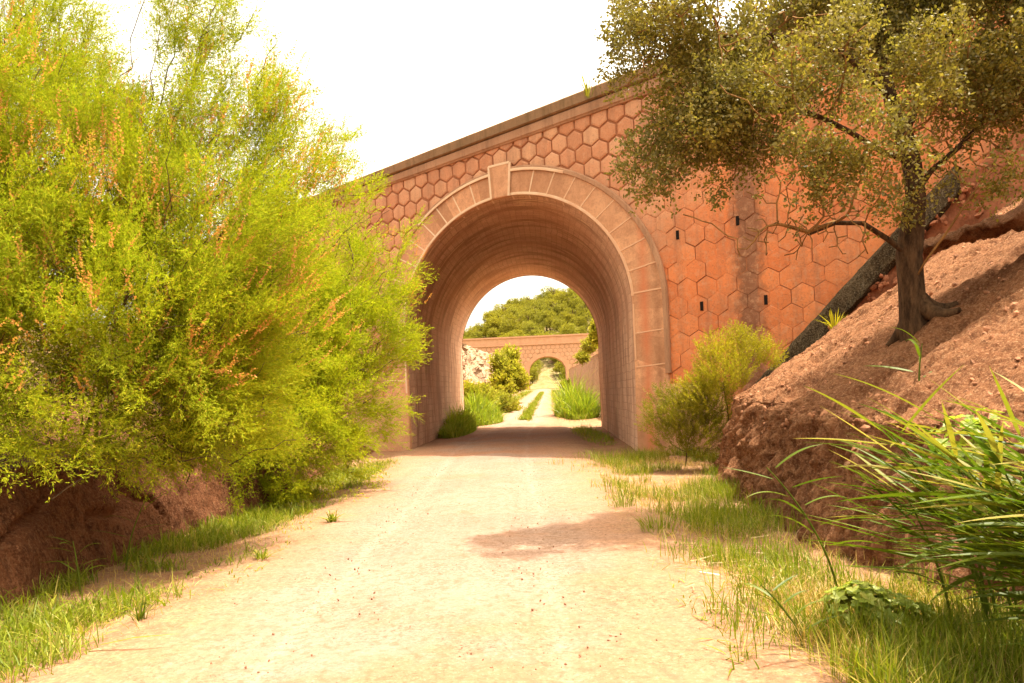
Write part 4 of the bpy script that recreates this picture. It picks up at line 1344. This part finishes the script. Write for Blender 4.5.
leafy('leafy_plant', 'pale green broad-leaved plant at the foot of the bank beneath the reeds', (2.32, 5.3, -0.1),
      [(2.22, 5.3, 0.13, 0.24, 0.2, 0.16), (2.45, 5.25, 0.09, 0.22, 0.2, 0.13), (2.3, 5.35, 0.21, 0.15, 0.15, 0.1)], 190, 0.066, 0.038, 'broad')
leafy('leafy_plant', 'broad-leaved climber half hidden among the tall reeds at the right', (3.3, 5.4, 0.55),
      pblobs([(965, 440, 30, 5.4), (940, 455, 20, 5.3), (985, 430, 22, 5.5)]), 90, 0.055, 0.034, 'broad')

def tuft(label, x, y, n, h, w, mat, name='grass_tuft', lean=0.7, rad=0.06):
    root_z = float(ground_h(x, y)) + 0.03
    a = R.uniform(0, 6.283, n); rr = rad * np.sqrt(R.random(n))
    q = np.stack([rr * np.cos(a), rr * np.sin(a), np.full(n, -0.02)], 1)
    mb = MB(); blades(mb, q, R.uniform(0.5, 1.0, n) * h, w, lean, 4, 0.6, a)
    o = mb.build(name, M[mat], None, False, (x, y, root_z))
    return tag(o, label, 'weed')
tuft('spiky dark grass tuft alone on bare soil near the bottom left corner', -3.05, 6.35, 46, 0.2, 0.008, 'reed')
tuft('small weed with spreading leaves at the left path edge halfway to the bridge', -2.55, 10.9, 40, 0.2, 0.016, 'grass', 'weed', 1.1)
tuft('low sprawling weed on the left edge of the pale path', -2.75, 8.5, 40, 0.13, 0.012, 'grass', 'weed', 1.5)
tuft('thin wispy grass tuft at the right edge of the path in the foreground', 1.28, 4.75, 22, 0.2, 0.005, 'grass', 'grass_tuft', 0.6)
tuft('round green grass tuft on the right path edge in the tree shade', 1.45, 11.1, 90, 0.24, 0.007, 'grass', 'grass_tuft', 0.5, 0.16)
tuft('tufted green grass on the right path edge, nearer than the round tuft', 1.6, 9.2, 110, 0.26, 0.007, 'grass', 'grass_tuft', 0.5, 0.22)
tuft('yellow-green grass tuft against the mossy wing wall beside the oak', 0, 0, 40, 0.5, 0.016, 'shrub', 'grass_tuft', 0.5).location = tuple(P(835, 328, 15.5) + np.array([0, 0, -0.05]))
tuft('leggy weed growing on top of the bridge parapet', 0, 0, 14, 0.7, 0.03, 'shrub_dark', 'weed', 0.35, 0.1).location = tuple(P(588, 96, 21.0))

# ------------------------------------------------------------------ stones, straw
ICO = None
def rock_template(seed):
    g = np.random.default_rng(seed)
    ph = (1 + 5 ** 0.5) / 2
    v = np.array([(-1, ph, 0), (1, ph, 0), (-1, -ph, 0), (1, -ph, 0), (0, -1, ph), (0, 1, ph), (0, -1, -ph), (0, 1, -ph), (ph, 0, -1), (ph, 0, 1), (-ph, 0, -1), (-ph, 0, 1)], float)
    f = np.array([(0, 11, 5), (0, 5, 1), (0, 1, 7), (0, 7, 10), (0, 10, 11), (1, 5, 9), (5, 11, 4), (11, 10, 2), (10, 7, 6), (7, 1, 8), (3, 9, 4), (3, 4, 2), (3, 2, 6), (3, 6, 8), (3, 8, 9), (4, 9, 5), (2, 4, 11), (6, 2, 10), (8, 6, 7), (9, 8, 1)])
    v /= np.linalg.norm(v[0])
    v *= g.uniform(0.65, 1.2, (12, 1))
    v *= np.array([1.0, 0.8, 0.6])
    return v, f
ROCK = [rock_template(s) for s in range(5)]
def stones(name, pts, sizes, mat, label):
    mb = MB()
    for k in range(5):
        s = np.arange(len(pts)) % 5 == k
        stamp(mb, ROCK[k], pts[s], R.normal(0, 1, (s.sum(), 3)), sizes[s])
    return tag(mb.build(name, mat), label, 'stones', None, 'stuff')
n = 5200
Y = 3.6 + 16 * R.random(n) ** 1.6; KX = R.uniform(-1, 1, n) ** 3 * 0.2 + R.uniform(-1, 1, n)
X = path_c(Y) + KX * path_hw(Y)
Z = rise(Y) + 0.035 * (1 - np.clip(KX ** 2, 0, 1)) - 0.005 - 0.09 * (np.abs(KX) > 1)
stones('path_gravel', np.stack([X, Y, Z], 1), 0.003 + 0.011 * R.random(n) ** 8, M['pebble'], 'loose gravel scattered over the sandy path')
n = 9000
Y = R.uniform(4.5, 16.5, n); d = 0.3 + 8 * R.random(n) ** 1.4
X = right_foot(Y) + d
p = np.stack([X, Y, right_bank_h(X, Y)], -1)
rough = fbm(p * np.array([1.5, 1.5, 1.2]), 5, 21, 0.6)
gul = -np.maximum(0, fbm(np.stack([X * 0.55 + Y * 0.25, Y * 1.6 - X * 0.2, X * 0], -1), 4, 51) - 0.05) * 0.9
p[:, 2] += 0.14 * rough + gul - 0.01
stones('slope_stones', p, (0.006 + 0.05 * R.random(n) ** 6) * (0.6 + 0.8 * (fbm(p * 0.9, 2, 57) + 0.5)).clip(0.3, 1.6), M['slope_stone'], 'loose stones lying over the right earth slope')
n = 110
s_ = R.uniform(9.3, 12.4, n); zt_ = 2.5 + (s_ - 8.43) * 0.99 - 0.55 - 0.9 * R.random(n)
off = 0.60 + 0.12 * R.random(n)
pts = np.stack([BX + s_ * math.cos(PHI) - off * math.sin(PHI), BY - s_ * math.sin(PHI) - off * math.cos(PHI), zt_], 1)
stones('rubble', pts, R.uniform(0.05, 0.13, n), M['rubble'], 'broken red rubble below the mossy wing wall coping')
# fallen straw on the right verge
n = 420
a = R.normal(0, 1, (n, 2)) * np.array([0.34, 1.0]) + np.array([2.15, 6.7])
q = np.stack([a[:, 0], a[:, 1], ground_h(a[:, 0], a[:, 1]) + 0.015 + 0.03 * R.random(n)], 1)
tv = np.array([(-0.006, 0, 0), (0.006, 0, 0), (0.004, 0.006, 0.16), (-0.004, 0.006, 0.16)]); tf = np.array([(0, 1, 2, 3)])
mb = MB(); stamp(mb, (tv, tf), q, np.stack([R.normal(0, 1, n), R.normal(0, 0.6, n), R.normal(0, 0.12, n)], 1), R.uniform(0.3, 1.3, n))
tag(mb.build('fallen_straw', M['straw']), 'fallen dry reed straw on the right verge below the bank', 'straw', None, 'stuff')

# ------------------------------------------------------------------ beyond the tunnel
# pale rock cutting on the left
ys = np.linspace(43, 150, 160)
tt = np.concatenate([np.linspace(0, 1.0, 40), 1.0 + np.linspace(0.05, 1, 20) * 6])
YY, TT = np.meshgrid(ys, tt, indexing='ij')
HH = rise(YY) - 0.3 + np.where(TT <= 1, TT * 6.2, 6.2 + (TT - 1) * 0.3)
XX = path_c(YY) - 4.0 - np.where(TT <= 1, TT * 2.6, 2.6 + (TT - 1) * 2.0)
p = np.stack([XX, YY, HH], -1)
dsp = fbm(p * 0.55, 5, 301, 0.62)
XX = XX + 1.3 * dsp; HH = HH + 0.7 * fbm(p * 0.7 + 9, 4, 303)
mb = MB(); mb.add(np.stack([XX, YY, HH], -1), grid_faces(len(ys), len(tt)))
tag(mb.build('rock_cutting', M['pale_rock'], None, False), kind='structure')
# stone retaining wall on the right
rw = empty('retaining_wall', (6.6, 47, 0))
tag(rw, 'stone retaining wall along the right of the path beyond the tunnel', 'wall')
mb = MB()
ys = np.linspace(44, 168, 90)
V = []
for y in ys:
    x0 = path_c(y) + 5.2; z0 = float(rise(y)) - 0.4
    V.append([(x0 - 6.6, y - 47, z0), (x0 - 6.6 + 0.35, y - 47, z0 + 4.2), (x0 - 6.6 + 0.30, y - 47, z0 + 4.45), (x0 - 5.7, y - 47, z0 + 4.5), (x0 - 5.6, y - 47, z0)])
V = np.array(V); V += 0.05 * fbm(V * 1.3, 3, 311)[..., None]
mb.add(V, grid_faces(len(ys), 5))
mb.build('wall_face', M['retain'], rw)

# far bridge
FB = P(548.5, 388, 187)
fb = empty('stone_bridge', (float(FB[0]), 187, float(FB[2])), -0.03)
tag(fb, 'distant straight-topped stone arch bridge framed by the tunnel', 'bridge')
fa, fbb, fh = 4.3, 3.5, 3.9
ftop = lambda s: 12.0 + 0 * s
mb = MB()
arch_wall(mb, -34, 30, -1.5, lambda s: 10.6, 0.0, fa, fbb, fh)
arch_wall(mb, -34, 30, -1.5, lambda s: 10.6, 6.0, fa, fbb, fh)
mb.build('mortar_bed', M['cornice'], fb)
mb = MB()
hex_stones(mb, 0.62, -34, 30, 0.3, lambda s: 10.2, lambda x, z: z > 0 and not (abs(x) < fa + 0.6 and z < fh) and not (z >= fh and (x / (fa + 0.7)) ** 2 + ((z - fh) / (fbb + 0.7)) ** 2 < 1), 0.0, lambda x, z: 0.0)
mb.build('hexagonal_masonry', M['far_wall'], fb)
mb = MB()
t = np.linspace(0, np.pi, 50)
si = np.concatenate([[fa], fa * np.cos(t), [-fa]]); zi = np.concatenate([[-1], fh + fbb * np.sin(t), [-1]])
so = np.concatenate([[fa + 1], (fa + 1) * np.cos(t), [-fa - 1]]); zo = np.concatenate([[-1], fh + (fbb + 0.9) * np.sin(t), [-1]])
V = np.stack([np.stack([si, np.full(52, 6.0), zi], -1), np.stack([si, np.full(52, -0.12), zi], -1), np.stack([so, np.full(52, -0.12), zo], -1), np.stack([so, np.full(52, 0.01), zo], -1)], 1)
mb.add(V, grid_faces(52, 4))
mb.build('arch_ring', M['far_wall'], fb)
mb = MB()
box(mb, -34, 30, -0.3, 0.2, 10.2, 10.55); box(mb, -34, 30, -0.12, 6.2, 10.553, 12.0); box(mb, -34, 30, -0.35, 6.4, 12.003, 12.35)
mb.build('parapet', M['far_wall'], fb)

# wooded hill
def hill_h(X, Y):
    rid = 26.5 + 0.36 * (X + 15)
    rid = np.clip(rid, 12, 75)
    b = 2.6
    k = sstep(200, 350, Y + 0.15 * X)
    return b + (rid - b) * k - 0.12 * np.maximum(0, Y - 360) + 3.0 * fbm(np.stack([X * 0.03, Y * 0.03, X * 0], -1), 4, 321) * k
xs = np.linspace(-260, 260, 150); ys = np.linspace(192, 520, 90)
gx, gy = np.meshgrid(xs, ys, indexing='ij')
gz = hill_h(gx, gy) + 1.2 * fbm(np.stack([gx * 0.15, gy * 0.15, gx * 0], -1), 3, 323) - 0.4
mb = MB(); mb.add(np.stack([gx, gy, gz], -1), grid_faces(len(xs), len(ys))[:, ::-1])
tag(mb.build('hill', M['hill'], None, True), kind='structure')
ys = np.linspace(0, 1, 60); xs = np.linspace(-2, 22, 60)
gx, tt = np.meshgrid(xs, ys, indexing='ij')
gy = 232 + 14 * tt + 0.35 * (gx - 10)
gz = 1.6 + 9.5 * tt + 2.6 * fbm(np.stack([gx * 0.22, tt * 3, gx * 0], -1), 4, 341)
gy = gy - 1.8 * fbm(np.stack([gx * 0.3, tt * 4, gx * 0 + 3], -1), 5, 343, 0.65)
mb = MB(); mb.add(np.stack([gx, gy, gz], -1), grid_faces(60, 60)[:, ::-1])
tag(mb.build('rock_slope', M['pale_rock'], None, False), kind='structure')
# three pine meshes, copied over the hillside
def pine_proto(seed):
    g = np.random.default_rng(seed)
    root = empty('pine_tree', (0, 0, 0))
    tag(root, 'rounded pine in the wood covering the far hillside', 'tree', 'pines on the far hillside')
    mb = MB()
    tube(mb, [(0, 0, -0.5), (0.2, 0, 2), (0.1, 0.2, 4.5), (0, 0, 6)], [0.28, 0.22, 0.14, 0.05], 6)
    for k in range(4):
        a = g.uniform(0, 6.283)
        tube(mb, [(0.12, 0.1, 3.0 + 0.4 * k), (math.cos(a) * 1.2, math.sin(a) * 1.2, 4.2 + 0.4 * k), (math.cos(a) * 2.0, math.sin(a) * 2.0, 5.0 + 0.4 * k)], [0.1, 0.07, 0.03], 5)
    mb.build('trunk', M['tama_bark'], root, True)
    bl = []
    for k in range(11):
        a = g.uniform(0, 6.283); rr = g.uniform(0.4, 2.8)
        bl.append((rr * math.cos(a), rr * math.sin(a), g.uniform(2.0, 6.6) - 0.35 * rr, g.uniform(1.1, 1.8), g.uniform(1.1, 1.8), g.uniform(0.8, 1.3)))
    pts, out = in_blobs(bl, 900, 0.6)
    mb = MB()
    for k in range(4):
        s = np.arange(900) % 4 == k
        stamp(mb, NEEDLE[k], pts[s], out[s] + np.array([0, 0, 0.5]), g.uniform(0.8, 1.3, s.sum()))
    mb.build('crown', M['pine'], root)
    return root
protos = [pine_proto(s) for s in (1, 2, 3)]
spots = [(5.2, 221.0), (15.6, 222.0), (16.5, 215.0), (4.0, 228.0)]
tries = 0
while len(spots) < 230 and tries < 9000:
    tries += 1
    Y = random.uniform(218, 356); px_ = random.uniform(455, 612)
    X = (px_ - 512) / F * Y
    if X < 5 and 0 < fbm(np.array([[X * 0.06, Y * 0.04, 0.0]]), 2, 333)[0] and random.random() < 0.6: continue
    if abs(X - float(path_c(Y))) < 3.0 and Y < 252: continue
    if any((X - a) ** 2 + (Y - b) ** 2 < 12 for a, b in spots): continue
    spots.append((X, Y))
used = [0, 0, 0]
for i, (X, Y) in enumerate(spots):
    pr = protos[i % 3]
    if not used[i % 3]:
        o = pr; used[i % 3] = 1
    else:
        o = pr.copy(); COL.objects.link(o)
        for ch in list(pr.children):
            c = ch.copy(); COL.objects.link(c); c.parent = o
    sc_ = random.choice((0.5, 0.7, 0.9, 1.1, 1.35)) * random.uniform(0.9, 1.1) * (0.7 if X < -10 else 1.0)
    o.location = (X, Y, float(hill_h(np.array(X), np.array(Y))))
    o.scale = (sc_, sc_, sc_ * random.uniform(0.8, 1.0))
    o.rotation_euler.z = random.uniform(0, 6.28)

# ------------------------------------------------------------------ light, sky, camera
sd = Vector((0.307, 0.087, 1.0)).normalized()
ld = bpy.data.lights.new('sun', 'SUN')
ld.energy = 2.2
ld.angle = math.radians(0.55)
ld.color = (1.0, 0.92, 0.80)
lo = bpy.data.objects.new('sun', ld); COL.objects.link(lo)
lo.rotation_euler = sd.to_track_quat('Z', 'Y').to_euler()
lo.location = (20, 10, 60)

w = bpy.data.worlds.new('World'); SC.world = w
w.use_nodes = True
nt = w.node_tree; nt.nodes.clear()
sky = nt.nodes.new('ShaderNodeTexSky'); sky.sky_type = 'NISHITA'; sky.sun_disc = False
sky.sun_elevation = math.asin(sd.z); sky.sun_rotation = math.atan2(sd.x, sd.y)
sky.air_density = 1.0; sky.dust_density = 5.0; sky.ozone_density = 1.0
hs_ = nt.nodes.new('ShaderNodeHueSaturation'); hs_.inputs['Saturation'].default_value = 0.25
mx = nt.nodes.new('ShaderNodeMix'); mx.data_type = 'RGBA'; mx.blend_type = 'MULTIPLY'; mx.inputs[0].default_value = 1.0
mx.inputs[7].default_value = (1.0, 0.89, 0.70, 1)
bg = nt.nodes.new('ShaderNodeBackground'); bg.inputs[1].default_value = 0.15
ow = nt.nodes.new('ShaderNodeOutputWorld')
nt.links.new(sky.outputs[0], hs_.inputs['Color']); nt.links.new(hs_.outputs[0], mx.inputs[6])
nt.links.new(mx.outputs[2], bg.inputs[0]); nt.links.new(bg.outputs[0], ow.inputs[0])

cam = bpy.data.cameras.new('camera')
co = bpy.data.objects.new('camera', cam); COL.objects.link(co)
cam.sensor_width = 36; cam.lens = 36 * F / 1024
cam.clip_start = 0.05; cam.clip_end = 2000
tx, ty = (YH - 341.5) * SR, (YH - 341.5) * CR
cam.shift_x = -tx / 1024; cam.shift_y = ty / 1024
from mathutils import Matrix
co.matrix_world = Matrix.Translation((0, 0, EYE)) @ Matrix.Rotation(math.radians(90), 4, 'X') @ Matrix.Rotation(-ROLL, 4, 'Z')
SC.camera = co

SC.view_settings.view_transform = 'Standard'
SC.view_settings.look = 'None'
SC.view_settings.gamma = 1
SC.view_settings.exposure = 2.2
SC.cycles.max_bounces = 10
SC.cycles.diffuse_bounces = 6
SC.cycles.use_denoising = True
